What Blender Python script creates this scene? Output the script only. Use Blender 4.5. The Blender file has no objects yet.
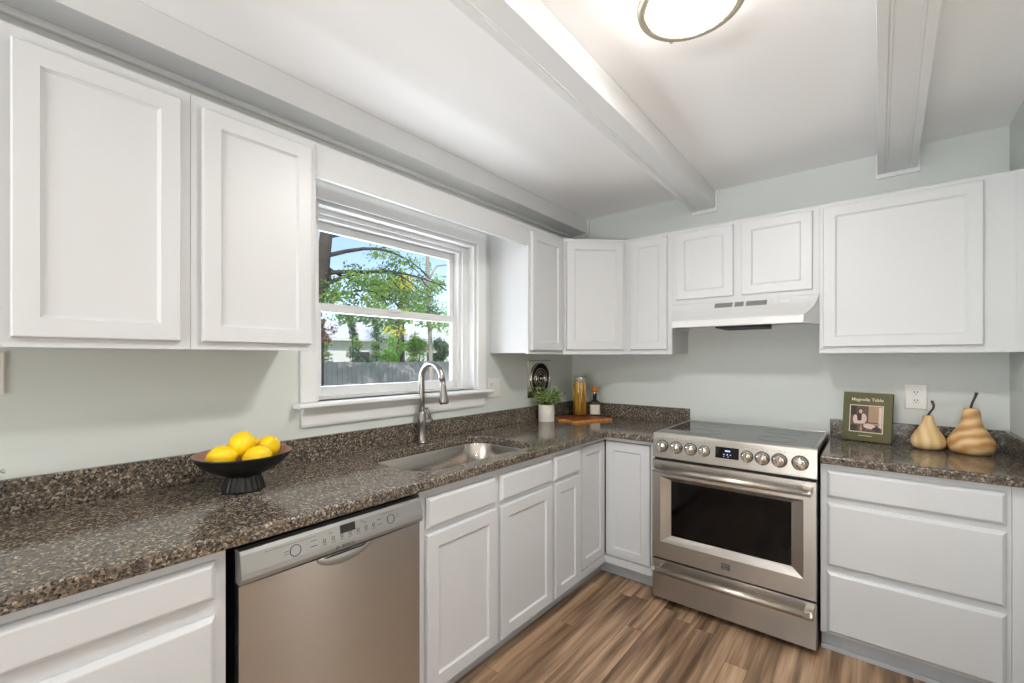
import bpy, bmesh, math, random
from mathutils import Vector, Matrix, noise
from math import sin, cos, pi, radians

S = bpy.context.scene
COL = S.collection

# ------------------------------------------------------------------ camera
CAM = Vector((1.8951, -3.0976, 1.354))
cd = bpy.data.cameras.new('camera')
cam = bpy.data.objects.new('camera', cd)
COL.objects.link(cam)
cam.location = CAM
cam.rotation_euler = (pi / 2, 0, radians(39.1951))
cd.sensor_width = 36.0
cd.lens = 442.96 / 1024 * 36.0
cd.shift_y = (358.5179 - 341.5) / 1024
cd.clip_start = 0.02
cd.clip_end = 300
S.camera = cam

# ------------------------------------------------------------------ colour management
S.view_settings.view_transform = 'Standard'
S.view_settings.look = 'None'
S.view_settings.exposure = 0.05
S.view_settings.gamma = 1.0
S.view_settings.use_curve_mapping = False

# ------------------------------------------------------------------ sky and sun
W = bpy.data.worlds.new('sky')
S.world = W
W.use_nodes = True
nt = W.node_tree
nt.nodes.clear()
wo = nt.nodes.new('ShaderNodeOutputWorld')
bg = nt.nodes.new('ShaderNodeBackground')
sky = nt.nodes.new('ShaderNodeTexSky')
sky.sky_type = 'NISHITA'
sky.sun_disc = False
sky.sun_elevation = radians(42)
sky.sun_rotation = radians(150)
sky.air_density = 1.0
sky.dust_density = 0.7
sky.ozone_density = 1.0
bg.inputs['Strength'].default_value = 0.22
nt.links.new(sky.outputs[0], bg.inputs['Color'])
nt.links.new(bg.outputs[0], wo.inputs['Surface'])

sl = bpy.data.lights.new('sun', 'SUN')
sl.energy = 3.4
sl.angle = radians(0.6)
sl.color = (1.0, 0.95, 0.88)
so = bpy.data.objects.new('sun', sl)
COL.objects.link(so)
so.location = (6, -8, 9)
so.rotation_euler = Vector((-0.70, 0.42, -0.62)).to_track_quat('-Z', 'Y').to_euler()


def area(name, loc, direction, sx, sy, power, color):
    l = bpy.data.lights.new(name, 'AREA')
    l.shape = 'RECTANGLE'
    l.size = sx
    l.size_y = sy
    l.energy = power
    l.color = color
    o = bpy.data.objects.new(name, l)
    COL.objects.link(o)
    o.location = loc
    o.rotation_euler = Vector(direction).to_track_quat('-Z', 'Y').to_euler()
    return o


# area lamps outside the windows: daylight at the kitchen one, added fill elsewhere
LAMP_E = 165.0
area('daylight_kitchen_window', (-0.50, -1.63, 1.35), (1, 0, 0.9), 1.1, 0.8, 26, (0.88, 0.94, 1.0))
area('fill_patio_door', (1.7, -6.72, 0.42), (0, 1, 2.3), 2.2, 1.0, 440, (0.97, 0.985, 1.0))  # added fill lamp, tilted up to brighten the ceiling
area('fill_dining_window', (5.65, -3.7, 0.75), (-1, 0, 1.5), 1.9, 0.9, 8, (0.95, 0.98, 1.0))  # added fill lamp on the unseen dining side, tilted up
area('fill_side_window', (3.50, -1.12, 1.25), (0, -1, 0.0), 0.75, 1.9, 30, (1.0, 0.93, 0.82))  # added lamp that gives the dishwasher steel a warm streak

# ------------------------------------------------------------------ materials
MATS = {}


def srgb(r, g, b):
    def f(c):
        c /= 255.0
        return c / 12.92 if c <= 0.04045 else ((c + 0.055) / 1.055) ** 2.4
    return (f(r), f(g), f(b), 1)


def new_mat(name):
    m = bpy.data.materials.new(name)
    m.use_nodes = True
    n = m.node_tree
    n.nodes.clear()
    out = n.nodes.new('ShaderNodeOutputMaterial')
    p = n.nodes.new('ShaderNodeBsdfPrincipled')
    n.links.new(p.outputs[0], out.inputs['Surface'])
    return m, n, p, out


def sset(p, **k):
    names = {'rough': 'Roughness', 'metal': 'Metallic', 'spec': 'Specular IOR Level', 'coat': 'Coat Weight',
             'trans': 'Transmission Weight', 'ior': 'IOR', 'aniso': 'Anisotropic', 'coatr': 'Coat Roughness'}
    for a, b in k.items():
        p.inputs[names[a]].default_value = b


def add_noise_var(n, p, base, amt=0.06, scale=8.0, bump=0.0, bscale=150.0, stretch=None):
    tc = n.nodes.new('ShaderNodeTexCoord')
    src = tc.outputs['Object']
    if stretch:
        mp = n.nodes.new('ShaderNodeMapping')
        mp.inputs['Scale'].default_value = stretch
        n.links.new(src, mp.inputs['Vector'])
        src = mp.outputs[0]
    nz = n.nodes.new('ShaderNodeTexNoise')
    nz.inputs['Scale'].default_value = scale
    nz.inputs['Detail'].default_value = 3
    n.links.new(src, nz.inputs['Vector'])
    mx = n.nodes.new('ShaderNodeMix')
    mx.data_type = 'RGBA'
    mx.inputs[6].default_value = tuple(c * (1 - amt) for c in base[:3]) + (1,)
    mx.inputs[7].default_value = tuple(min(1, c * (1 + amt)) for c in base[:3]) + (1,)
    n.links.new(nz.outputs['Fac'], mx.inputs[0])
    n.links.new(mx.outputs[2], p.inputs['Base Color'])
    if bump:
        nb = n.nodes.new('ShaderNodeTexNoise')
        nb.inputs['Scale'].default_value = bscale
        nb.inputs['Detail'].default_value = 2
        n.links.new(src, nb.inputs['Vector'])
        b = n.nodes.new('ShaderNodeBump')
        b.inputs['Strength'].default_value = bump
        b.inputs['Distance'].default_value = 0.002
        n.links.new(nb.outputs['Fac'], b.inputs['Height'])
        n.links.new(b.outputs[0], p.inputs['Normal'])


def M(name, col, rough=0.5, metal=0.0, spec=0.5, amt=0.04, scale=8.0, bump=0.0, bscale=150.0, stretch=None, coat=0.0):
    m, n, p, o = new_mat(name)
    sset(p, rough=rough, metal=metal, spec=spec, coat=coat)
    p.inputs['Base Color'].default_value = col
    add_noise_var(n, p, col, amt, scale, bump, bscale, stretch)
    MATS[name] = m
    return m


def E(name, col, strength):
    m, n, p, o = new_mat(name)
    p.inputs['Base Color'].default_value = col
    p.inputs['Emission Color'].default_value = col
    p.inputs['Emission Strength'].default_value = strength
    MATS[name] = m
    return m


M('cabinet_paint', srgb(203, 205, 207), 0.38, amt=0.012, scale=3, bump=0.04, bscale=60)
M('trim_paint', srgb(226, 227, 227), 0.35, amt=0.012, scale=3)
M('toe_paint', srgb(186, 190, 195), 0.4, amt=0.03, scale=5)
M('wall_paint', srgb(206, 211, 207), 0.62, amt=0.015, scale=2, bump=0.12, bscale=240)
M('ceiling_paint', srgb(248, 248, 248), 0.75, amt=0.012, scale=1.5)
M('far_wall_paint', srgb(226, 222, 214), 0.7, amt=0.02)
M('steel', srgb(196, 198, 200), 0.27, 1.0, amt=0.05, scale=5, bump=0.05, bscale=40, stretch=(1, 1, 30))
M('steel_horizontal', srgb(176, 171, 164), 0.24, 1.0, amt=0.06, scale=4, bump=0.06, bscale=30, stretch=(1, 1, 40))
for nm_ in ('steel', 'steel_horizontal'):      # brushed grain: highlights stretch vertically
    n_ = MATS[nm_].node_tree
    p_ = [q for q in n_.nodes if q.type == 'BSDF_PRINCIPLED'][0]
    sset(p_, rough=0.30 if nm_ != 'steel' else 0.24, aniso=0.85)
    p_.inputs['Anisotropic Rotation'].default_value = 0.25
    tg = n_.nodes.new('ShaderNodeTangent')
    tg.direction_type = 'RADIAL'
    tg.axis = 'Z'
    n_.links.new(tg.outputs[0], p_.inputs['Tangent'])
M('polished_steel', srgb(214, 208, 200), 0.14, 1.0, amt=0.03)
M('satin_steel', srgb(196, 189, 180), 0.34, 1.0, amt=0.03)
M('sink_steel', srgb(190, 184, 176), 0.22, 1.0, amt=0.05, scale=30)
M('faucet_nickel', srgb(158, 154, 150), 0.28, 1.0, amt=0.04)
M('fascia_grey', srgb(152, 153, 152), 0.33, 0.55, amt=0.03)
M('marking_grey', srgb(70, 72, 74), 0.5)
M('black_plastic', srgb(22, 22, 23), 0.4)
M('black_glass', srgb(5, 5, 6), 0.06, spec=0.28, amt=0.02)
M('cooktop_glass', srgb(30, 32, 32), 0.06, spec=0.9, amt=0.02)
M('burner_mark', srgb(96, 98, 97), 0.2)
M('white_plastic', srgb(226, 224, 219), 0.35)
M('dark_slot', srgb(35, 33, 32), 0.6)
M('hood_enamel', srgb(210, 210, 210), 0.3, amt=0.01)
M('vent_grey', srgb(120, 120, 118), 0.5)
M('ring_nickel', srgb(196, 186, 166), 0.35, 0.7)
M('bowl_black', srgb(10, 10, 11), 0.38, amt=0.3, scale=40)
M('bowl_inside', srgb(150, 112, 98), 0.5, amt=0.15, scale=20)
M('lemon_peel', srgb(244, 204, 6), 0.42, amt=0.06, scale=20, bump=0.5, bscale=260)
M('lemon_tip', srgb(214, 176, 30), 0.5)
M('pot_white', srgb(226, 222, 214), 0.6, amt=0.03)
M('soil', srgb(50, 38, 30), 0.9, amt=0.3, scale=60)
M('leaf_light', srgb(196, 220, 148), 0.5, amt=0.25, scale=40)
M('leaf_dark', srgb(98, 140, 80), 0.5, amt=0.3, scale=40)
M('stem_green', srgb(90, 110, 60), 0.6)
M('pasta_dark', srgb(196, 126, 24), 0.5)
M('jar_lid', srgb(226, 212, 200), 0.3)
M('pasta', srgb(236, 178, 58), 0.55, amt=0.14, scale=60)
M('bottle_dark', srgb(26, 18, 14), 0.1, spec=0.7)
M('label_paper', srgb(226, 214, 200), 0.7, amt=0.06, scale=60)
M('cork_wood', srgb(196, 128, 52), 0.5, amt=0.15, scale=60)
M('gourd_stem', srgb(72, 60, 52), 0.7, amt=0.2, scale=80)
M('book_cover', srgb(88, 84, 46), 0.5, amt=0.06, scale=20)
M('book_spine', srgb(62, 62, 36), 0.5, amt=0.06)
M('book_pages', srgb(206, 198, 178), 0.8, amt=0.1, stretch=(400, 1, 1))
M('print_cream', srgb(216, 206, 180), 0.6)
M('photo_brown', srgb(96, 74, 56), 0.4, amt=0.3, scale=30)
M('photo_pink', srgb(214, 188, 182), 0.4, amt=0.1, scale=60)
M('photo_dark', srgb(52, 38, 34), 0.4, amt=0.3, scale=60)
M('photo_tan', srgb(168, 138, 108), 0.4, amt=0.2, scale=50)
M('skin_tone', srgb(206, 168, 144), 0.5)
M('bark_dark', srgb(66, 58, 52), 0.9, amt=0.3, scale=12, bump=0.6, bscale=30, stretch=(1, 1, .3))
M('bark_pale', srgb(168, 160, 150), 0.9, amt=0.2, scale=12, stretch=(1, 1, .3))
M('fence_wood', srgb(168, 167, 168), 0.85, amt=0.25, scale=9, stretch=(1, 3, .3))
M('house_siding', srgb(232, 232, 230), 0.7)
M('house_roof', srgb(226, 229, 233), 0.8, amt=0.1)
M('house_glass', srgb(50, 60, 70), 0.1)
M('lawn', srgb(96, 116, 60), 0.9, amt=0.35, scale=1.3)
M('brown_ceramic', srgb(150, 110, 84), 0.5)
for nm, c in (('foliage_green', (138, 172, 84)), ('foliage_dark', (88, 124, 84)), ('foliage_yellow', (226, 212, 84)),
              ('foliage_bright', (136, 196, 66)), ('foliage_red', (150, 84, 66))):
    m_, n_, p_, o_ = new_mat(nm)
    sset(p_, rough=0.6)
    add_noise_var(n_, p_, srgb(*c), 0.35, 6)
    tr = n_.nodes.new('ShaderNodeBsdfTranslucent')
    tr.inputs[0].default_value = srgb(*[min(255, int(v * 1.15)) for v in c])
    mx_ = n_.nodes.new('ShaderNodeMixShader')
    mx_.inputs[0].default_value = 0.4
    n_.links.new(p_.outputs[0], mx_.inputs[1])
    n_.links.new(tr.outputs[0], mx_.inputs[2])
    n_.links.new(mx_.outputs[0], o_.inputs['Surface'])
    MATS[nm] = m_
E('lamp_glass', (1.0, 0.965, 0.92, 1), LAMP_E)
E('lamp_glass_side', (1.0, 0.96, 0.90, 1), LAMP_E * 0.09)
E('fill_lamp_glass', (1.0, 0.96, 0.90, 1), LAMP_E * 0.35)  # glow of the two added fill lights
E('display_blue', (0.42, 0.55, 1.0, 1), 0.5)


def glass_pane(name, refl=0.07, tint=(1, 1, 1, 1)):
    m = bpy.data.materials.new(name)
    m.use_nodes = True
    n = m.node_tree
    n.nodes.clear()
    out = n.nodes.new('ShaderNodeOutputMaterial')
    t = n.nodes.new('ShaderNodeBsdfTransparent')
    t.inputs[0].default_value = tint
    g = n.nodes.new('ShaderNodeBsdfGlossy')
    g.inputs['Roughness'].default_value = 0.02
    mx = n.nodes.new('ShaderNodeMixShader')
    mx.inputs[0].default_value = refl
    n.links.new(t.outputs[0], mx.inputs[1])
    n.links.new(g.outputs[0], mx.inputs[2])
    n.links.new(mx.outputs[0], out.inputs['Surface'])
    MATS[name] = m


glass_pane('window_glass', 0.05)
glass_pane('jar_glass', 0.10, (0.95, 0.97, 0.95, 1))


def granite():
    m, n, p, o = new_mat('granite')
    tc = n.nodes.new('ShaderNodeTexCoord')
    # wobble the cells
    nz = n.nodes.new('ShaderNodeTexNoise')
    nz.inputs['Scale'].default_value = 90
    n.links.new(tc.outputs['Object'], nz.inputs['Vector'])
    va = n.nodes.new('ShaderNodeVectorMath')
    va.operation = 'MULTIPLY_ADD'
    va.inputs[1].default_value = (0.012, 0.012, 0.012)
    n.links.new(nz.outputs['Color'], va.inputs[0])
    n.links.new(tc.outputs['Object'], va.inputs[2])
    v = n.nodes.new('ShaderNodeTexVoronoi')
    v.inputs['Scale'].default_value = 175
    n.links.new(va.outputs[0], v.inputs['Vector'])
    sep = n.nodes.new('ShaderNodeSeparateColor')
    n.links.new(v.outputs['Color'], sep.inputs[0])
    r = n.nodes.new('ShaderNodeValToRGB')
    r.color_ramp.interpolation = 'CONSTANT'
    els = [(0.0, (14, 12, 12)), (0.27, (48, 40, 36)), (0.46, (96, 80, 66)), (0.62, (128, 112, 94)),
           (0.76, (98, 96, 92)), (0.88, (176, 164, 146))]
    r.color_ramp.elements[0].color = srgb(*els[0][1])
    r.color_ramp.elements[1].position = els[1][0]
    r.color_ramp.elements[1].color = srgb(*els[1][1])
    for pos, c in els[2:]:
        e = r.color_ramp.elements.new(pos)
        e.color = srgb(*c)
    n.links.new(sep.outputs[0], r.inputs[0])
    v2 = n.nodes.new('ShaderNodeTexVoronoi')
    v2.inputs['Scale'].default_value = 380
    n.links.new(va.outputs[0], v2.inputs['Vector'])
    sep2 = n.nodes.new('ShaderNodeSeparateColor')
    n.links.new(v2.outputs['Color'], sep2.inputs[0])
    r2 = n.nodes.new('ShaderNodeValToRGB')
    r2.color_ramp.elements[0].color = srgb(24, 20, 20)
    r2.color_ramp.elements[1].color = srgb(150, 140, 126)
    n.links.new(sep2.outputs[1], r2.inputs[0])
    mx = n.nodes.new('ShaderNodeMix')
    mx.data_type = 'RGBA'
    mx.inputs[0].default_value = 0.35
    n.links.new(r.outputs[0], mx.inputs[6])
    n.links.new(r2.outputs[0], mx.inputs[7])
    n.links.new(mx.outputs[2], p.inputs['Base Color'])
    sset(p, rough=0.12, spec=0.42)
    MATS['granite'] = m


granite()


def floor_mat():
    m, n, p, o = new_mat('plank_floor')
    L = n.links.new

    def math(op, a, b=None):
        x = n.nodes.new('ShaderNodeMath')
        x.operation = op
        for i, q in enumerate((a, b)):
            if q is None:
                continue
            if isinstance(q, (int, float)):
                x.inputs[i].default_value = q
            else:
                L(q, x.inputs[i])
        return x.outputs[0]
    tc = n.nodes.new('ShaderNodeTexCoord')
    sp = n.nodes.new('ShaderNodeSeparateXYZ')
    L(tc.outputs['Object'], sp.inputs[0])
    X, Y = sp.outputs[0], sp.outputs[1]
    xs = math('DIVIDE', X, 0.092)
    row = math('FLOOR', xs)
    wn = n.nodes.new('ShaderNodeTexWhiteNoise')
    wn.noise_dimensions = '1D'
    L(row, wn.inputs['W'])
    ys = math('ADD', math('DIVIDE', Y, 0.95), math('MULTIPLY', wn.outputs['Value'], 7.3))
    colr = math('FLOOR', ys)
    cb = n.nodes.new('ShaderNodeCombineXYZ')
    L(row, cb.inputs[0])
    L(colr, cb.inputs[1])
    w2 = n.nodes.new('ShaderNodeTexWhiteNoise')
    w2.noise_dimensions = '2D'
    L(cb.outputs[0], w2.inputs['Vector'])
    # streaks inside a plank
    cs = n.nodes.new('ShaderNodeCombineXYZ')
    L(math('MULTIPLY', X, 24.0), cs.inputs[0])
    L(math('ADD', math('MULTIPLY', Y, 1.3), math('MULTIPLY', w2.outputs['Value'], 40.0)), cs.inputs[1])
    n1 = n.nodes.new('ShaderNodeTexNoise')
    n1.inputs['Scale'].default_value = 1.0
    n1.inputs['Detail'].default_value = 2
    L(cs.outputs[0], n1.inputs['Vector'])
    cs2 = n.nodes.new('ShaderNodeCombineXYZ')
    L(math('MULTIPLY', X, 190.0), cs2.inputs[0])
    L(math('MULTIPLY', Y, 5.0), cs2.inputs[1])
    n2 = n.nodes.new('ShaderNodeTexNoise')
    n2.inputs['Scale'].default_value = 1.0
    n2.inputs['Detail'].default_value = 3
    L(cs2.outputs[0], n2.inputs['Vector'])
    f = math('ADD', math('MULTIPLY', w2.outputs['Value'], 0.42),
             math('ADD', math('MULTIPLY', math('SUBTRACT', n1.outputs['Fac'], 0.5), 1.9), 0.27))
    f = math('ADD', f, math('MULTIPLY', math('SUBTRACT', n2.outputs['Fac'], 0.5), 0.5))
    r = n.nodes.new('ShaderNodeValToRGB')
    r.color_ramp.elements[0].position = 0.05
    r.color_ramp.elements[0].color = srgb(86, 66, 50)
    r.color_ramp.elements[1].position = 0.98
    r.color_ramp.elements[1].color = srgb(192, 164, 134)
    e = r.color_ramp.elements.new(0.4)
    e.color = srgb(134, 108, 84)
    e = r.color_ramp.elements.new(0.68)
    e.color = srgb(170, 140, 112)
    L(f, r.inputs[0])
    fx = math('FRACT', xs)
    sx = math('LESS_THAN', fx, 0.02)
    fy = math('FRACT', ys)
    sy = math('LESS_THAN', fy, 0.003)
    seam = math('MULTIPLY', math('MAXIMUM', sx, sy), 0.55)
    mx = n.nodes.new('ShaderNodeMix')
    mx.data_type = 'RGBA'
    L(seam, mx.inputs[0])
    L(r.outputs[0], mx.inputs[6])
    mx.inputs[7].default_value = srgb(52, 38, 30)
    L(mx.outputs[2], p.inputs['Base Color'])
    sset(p, rough=0.36, spec=0.4)
    b = n.nodes.new('ShaderNodeBump')
    b.inputs['Strength'].default_value = 0.12
    b.inputs['Distance'].default_value = 0.002
    L(n2.outputs['Fac'], b.inputs['Height'])
    L(b.outputs[0], p.inputs['Normal'])
    MATS['plank_floor'] = m


floor_mat()


def wood_mat(name, c1, c2, scale, dist=6.0, stretch=(1, 1, 1), rough=0.45, wtype='RINGS', axis='X'):
    m, n, p, o = new_mat(name)
    tc = n.nodes.new('ShaderNodeTexCoord')
    mp = n.nodes.new('ShaderNodeMapping')
    mp.inputs['Scale'].default_value = stretch
    mp.inputs['Rotation'].default_value = (0.5, 0.35, 0)
    n.links.new(tc.outputs['Object'], mp.inputs[0])
    w = n.nodes.new('ShaderNodeTexWave')
    w.wave_type = wtype
    w.bands_direction = axis
    w.inputs['Scale'].default_value = scale
    w.inputs['Distortion'].default_value = dist
    w.inputs['Detail'].default_value = 2
    w.inputs['Detail Scale'].default_value = 1.5
    n.links.new(mp.outputs[0], w.inputs['Vector'])
    r = n.nodes.new('ShaderNodeValToRGB')
    r.color_ramp.elements[0].color = srgb(*c1)
    r.color_ramp.elements[1].color = srgb(*c2)
    n.links.new(w.outputs['Fac'], r.inputs[0])
    n.links.new(r.outputs[0], p.inputs['Base Color'])
    sset(p, rough=rough)
    MATS[name] = m


wood_mat('gourd_wood_pale', (208, 172, 118), (228, 200, 150), 9, 2.5, (1, 1, .25), 0.5, 'BANDS', 'X')
wood_mat('gourd_wood_grain', (186, 134, 84), (224, 190, 136), 7, 3.2, (1, 1, 1.0), 0.42, 'BANDS', 'Z')
wood_mat('board_wood', (112, 50, 24), (150, 74, 36), 14, 3.0, (1, .3, 1), 0.4, 'BANDS')
wood_mat('board_edge', (198, 122, 50), (216, 146, 72), 14, 3.0, (1, .3, 1), 0.4, 'BANDS')

# ------------------------------------------------------------------ mesh builder


class MB:
    def __init__(s):
        s.v, s.f, s.mi, s.mats, s.sm = [], [], [], [], []

    def m(s, mat):
        if mat not in s.mats:
            s.mats.append(mat)
        return s.mats.index(mat)

    def face(s, idx, mat, smooth=False):
        s.f.append(tuple(idx))
        s.mi.append(s.m(mat))
        s.sm.append(smooth)

    def verts(s, pts):
        b = len(s.v)
        s.v += [Vector(p) for p in pts]
        return b

    def box(s, lo, hi, mat, xf=None):
        (a, b, c), (d, e, f) = lo, hi
        pts = [(a, b, c), (d, b, c), (d, e, c), (a, e, c), (a, b, f), (d, b, f), (d, e, f), (a, e, f)]
        if xf:
            pts = [xf(*p) for p in pts]
        k = s.verts(pts)
        for q in ((0, 3, 2, 1), (4, 5, 6, 7), (0, 1, 5, 4), (1, 2, 6, 5), (2, 3, 7, 6), (3, 0, 4, 7)):
            s.face([k + i for i in q], mat)
        return s

    def poly(s, pts, mat, smooth=False):
        k = s.verts(pts)
        s.face(range(k, k + len(pts)), mat, smooth)

    def rings(s, rings, mat, closed=True, cap0=True, cap1=True, smooth=True, loop=False):
        n = len(rings[0])
        bs = [s.verts(r) for r in rings]
        R = len(bs)
        for i in range(R if loop else R - 1):
            a, b = bs[i], bs[(i + 1) % R]
            for j in range(n if closed else n - 1):
                k = (j + 1) % n
                s.face((a + j, a + k, b + k, b + j), mat, smooth)
        if not loop:
            if cap0:
                s.face([bs[0] + j for j in range(n)][::-1], mat)
            if cap1:
                s.face([bs[-1] + j for j in range(n)], mat)
        return s

    def lathe(s, prof, c, mat, seg=32, cap=True, axis='z', flute=0, fa=0.0):
        rs = []
        for r, h in prof:
            row = []
            for j in range(seg):
                a = 2 * pi * j / seg
                rr = r * (1 + (fa * cos(flute * a) if flute else 0))
                if axis == 'z':
                    row.append((c[0] + rr * cos(a), c[1] + rr * sin(a), c[2] + h))
                elif axis == 'y':
                    row.append((c[0] + rr * cos(a), c[1] - h, c[2] + rr * sin(a)))
                else:
                    row.append((c[0] + h, c[1] + rr * cos(a), c[2] + rr * sin(a)))
            rs.append(row)
        return s.rings(rs, mat, cap0=cap, cap1=cap)

    def tube(s, pts, rad, mat, seg=12, cap=True):
        pts = [Vector(p) for p in pts]
        if not hasattr(rad, '__len__'):
            rad = [rad] * len(pts)
        up = None
        rs = []
        for i, p in enumerate(pts):
            if i == 0:
                t = pts[1] - p
            elif i == len(pts) - 1:
                t = p - pts[i - 1]
            else:
                t = (pts[i + 1] - pts[i - 1])
            t.normalize()
            if up is None:
                up = Vector((0, 0, 1)) if abs(t.z) < 0.9 else Vector((0, 1, 0))
            a = t.cross(up)
            if a.length < 1e-4:
                a = t.orthogonal()
            a.normalize()
            b = a.cross(t).normalized()
            up = b
            rs.append([p + (a * cos(2 * pi * j / seg) + b * sin(2 * pi * j / seg)) * rad[i] for j in range(seg)])
        return s.rings(rs, mat, cap0=cap, cap1=cap)

    def torus(s, c, R, r, mat, nrm=(0, 0, 1), seg=48, s2=10):
        q = Vector(nrm).to_track_quat('Z', 'Y')
        rs = []
        for i in range(seg):
            a = 2 * pi * i / seg
            rs.append([Vector(c) + q @ Vector(((R + r * cos(b)) * cos(a), (R + r * cos(b)) * sin(a), r * sin(b)))
                       for b in [2 * pi * j / s2 for j in range(s2)]])
        return s.rings(rs, mat, loop=True)

    def ellipsoid(s, c, r, mat, rot=None, seg=24, rn=14, fn=None):
        rows = []
        for i in range(1, rn):
            t = pi * i / rn
            row = []
            for j in range(seg):
                a = 2 * pi * j / seg
                d = Vector((sin(t) * cos(a), sin(t) * sin(a), cos(t)))
                q = Vector((d.x * r[0], d.y * r[1], d.z * r[2]))
                if fn:
                    q = fn(d, q)
                if rot:
                    q = rot @ q
                row.append(Vector(c) + q)
            rows.append(row)
        bs = [s.verts(r_) for r_ in rows]
        for i in range(len(bs) - 1):
            for j in range(seg):
                k = (j + 1) % seg
                s.face((bs[i] + j, bs[i] + k, bs[i + 1] + k, bs[i + 1] + j), mat, True)
        for end, row, sg in ((0, bs[0], 1), (1, bs[-1], -1)):
            q = Vector((0, 0, r[2] * sg))
            if fn:
                q = fn(Vector((0, 0, sg)), q)
            if rot:
                q = rot @ q
            k = s.verts([Vector(c) + q])
            for j in range(seg):
                s.face((row + j, row + (j + 1) % seg, k), mat, True)
        return s

    def prism(s, poly, f0, f1, mat, smooth=False):
        """poly: 2D points; f0,f1 map a 2D point to 3D for each end"""
        s.rings([[f0(*p) for p in poly], [f1(*p) for p in poly]], mat, smooth=smooth)
        return s

    def build(s, name, parent=None, bevel=0.0, segs=2, loc=None, recalc=True, angle=35, subsurf=0, merge=False):
        me = bpy.data.meshes.new(name)
        base = Vector((0, 0, 0))
        if parent is not None:
            q = parent
            while q is not None:
                base += q.location
                q = q.parent
        elif loc is not None:
            base = Vector(loc)
        me.from_pydata([tuple(v - base) for v in s.v], [], s.f)
        for mt in s.mats:
            me.materials.append(MATS[mt])
        me.polygons.foreach_set('material_index', s.mi)
        me.polygons.foreach_set('use_smooth', s.sm)
        if recalc or merge:
            bm = bmesh.new()
            bm.from_mesh(me)
            if merge:
                bmesh.ops.remove_doubles(bm, verts=bm.verts, dist=1e-5)
            if recalc:
                bmesh.ops.recalc_face_normals(bm, faces=bm.faces)
            bm.to_mesh(me)
            bm.free()
        me.update()
        o = bpy.data.objects.new(name, me)
        COL.objects.link(o)
        if parent is not None:
            o.parent = parent
        elif loc is not None:
            o.location = loc
        if bevel:
            b = o.modifiers.new('bevel', 'BEVEL')
            b.width = bevel
            b.segments = segs
            b.limit_method = 'ANGLE'
            b.angle_limit = radians(angle)
            b.harden_normals = False
        if subsurf:
            q = o.modifiers.new('sub', 'SUBSURF')
            q.levels = subsurf
            q.render_levels = subsurf
        return o


def tag(o, label=None, cat=None, group=None, kind=None):
    if label:
        o['label'] = label
    if cat:
        o['category'] = cat
    if group:
        o['group'] = group
    if kind:
        o['kind'] = kind
    return o


def thing(name, label, cat, loc, group=None):
    o = bpy.data.objects.new(name, None)
    o.empty_display_size = 0.05
    COL.objects.link(o)
    o.location = loc
    return tag(o, label, cat, group)


def struct(mb, name, parent=None, **k):
    o = mb.build(name, parent, **k)
    if parent is None:
        o['kind'] = 'structure'
    return o


def box(name, lo, hi, mat, parent=None, **k):
    return MB().box(lo, hi, mat).build(name, parent, **k)


def text_mesh(mb, txt, size, mat, xf, align='CENTER', bold=0.0):
    c = bpy.data.curves.new('lettering', 'FONT')
    c.body = txt
    c.size = size
    c.align_x = align
    c.align_y = 'CENTER'
    c.offset = bold
    c.extrude = 0.0
    o = bpy.data.objects.new('lettering', c)
    COL.objects.link(o)
    bpy.context.view_layer.update()
    me = bpy.data.meshes.new_from_object(o.evaluated_get(bpy.context.evaluated_depsgraph_get()))
    b = mb.verts([xf(v.co.x, v.co.y) for v in me.vertices])
    for p in me.polygons:
        mb.face([b + i for i in p.vertices], mat)
    bpy.data.objects.remove(o)
    bpy.data.meshes.remove(me)
    bpy.data.curves.remove(c)


# ------------------------------------------------------------------ room shell
XR = 2.393
ZC = 2.453
WY0, WY1 = -2.140, -1.125      # window opening
WZ0, WZ1 = 1.165, 2.055

struct(MB().box((-0.14, -6.1, -0.12), (5.3, 0.14, 0.0), 'plank_floor'), 'floor')
struct(MB().box((-0.14, -6.1, ZC), (5.3, 0.14, ZC + 0.14), 'ceiling_paint'), 'ceiling')

w = MB()
T = -0.14
w.box((T, -6.0, 0), (0, WY0, ZC), 'wall_paint')
w.box((T, WY1, 0), (0, 0.0, ZC), 'wall_paint')
w.box((T, WY0, 0), (0, WY1, WZ0), 'wall_paint')
w.box((T, WY0, WZ1), (0, WY1, ZC), 'wall_paint')
struct(w, 'wall_left')
struct(MB().box((-0.14, 0, 0), (5.3, 0.14, ZC), 'wall_paint'), 'wall_back')
struct(MB().box((XR, -1.30, 0), (XR + 0.12, 0, ZC), 'wall_paint'), 'wall_right')
struct(MB().box((XR + 0.12, -1.30, 0), (3.1, -1.18, ZC), 'far_wall_paint').box((3.9, -1.30, 0), (5.2, -1.18, ZC), 'far_wall_paint')
       .box((3.1, -1.30, 2.2), (3.9, -1.18, ZC), 'far_wall_paint').box((3.1, -1.30, 0), (3.9, -1.18, 0.25), 'far_wall_paint'), 'wall_dining')
d = struct(MB().box((3.101, -1.28, 0.251), (3.15, -1.2, 2.199), 'trim_paint').box((3.85, -1.28, 0.251), (3.899, -1.2, 2.199), 'trim_paint')
           .box((3.15, -1.28, 2.15), (3.85, -1.2, 2.199), 'trim_paint').box((3.15, -1.28, 0.251), (3.85, -1.2, 0.30), 'trim_paint'), 'added_side_window')  # unseen window, added for the bright streak on the dishwasher
MB().box((3.15, -1.245, 0.30), (3.85, -1.24, 2.15), 'window_glass').build('pane', d)
w = MB()
w.box((5.2, -6.0, 0), (5.3, -4.6, ZC), 'far_wall_paint')
w.box((5.2, -2.8, 0), (5.3, 0, ZC), 'far_wall_paint')
w.box((5.2, -4.6, 0), (5.3, -2.8, 0.85), 'far_wall_paint')
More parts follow.
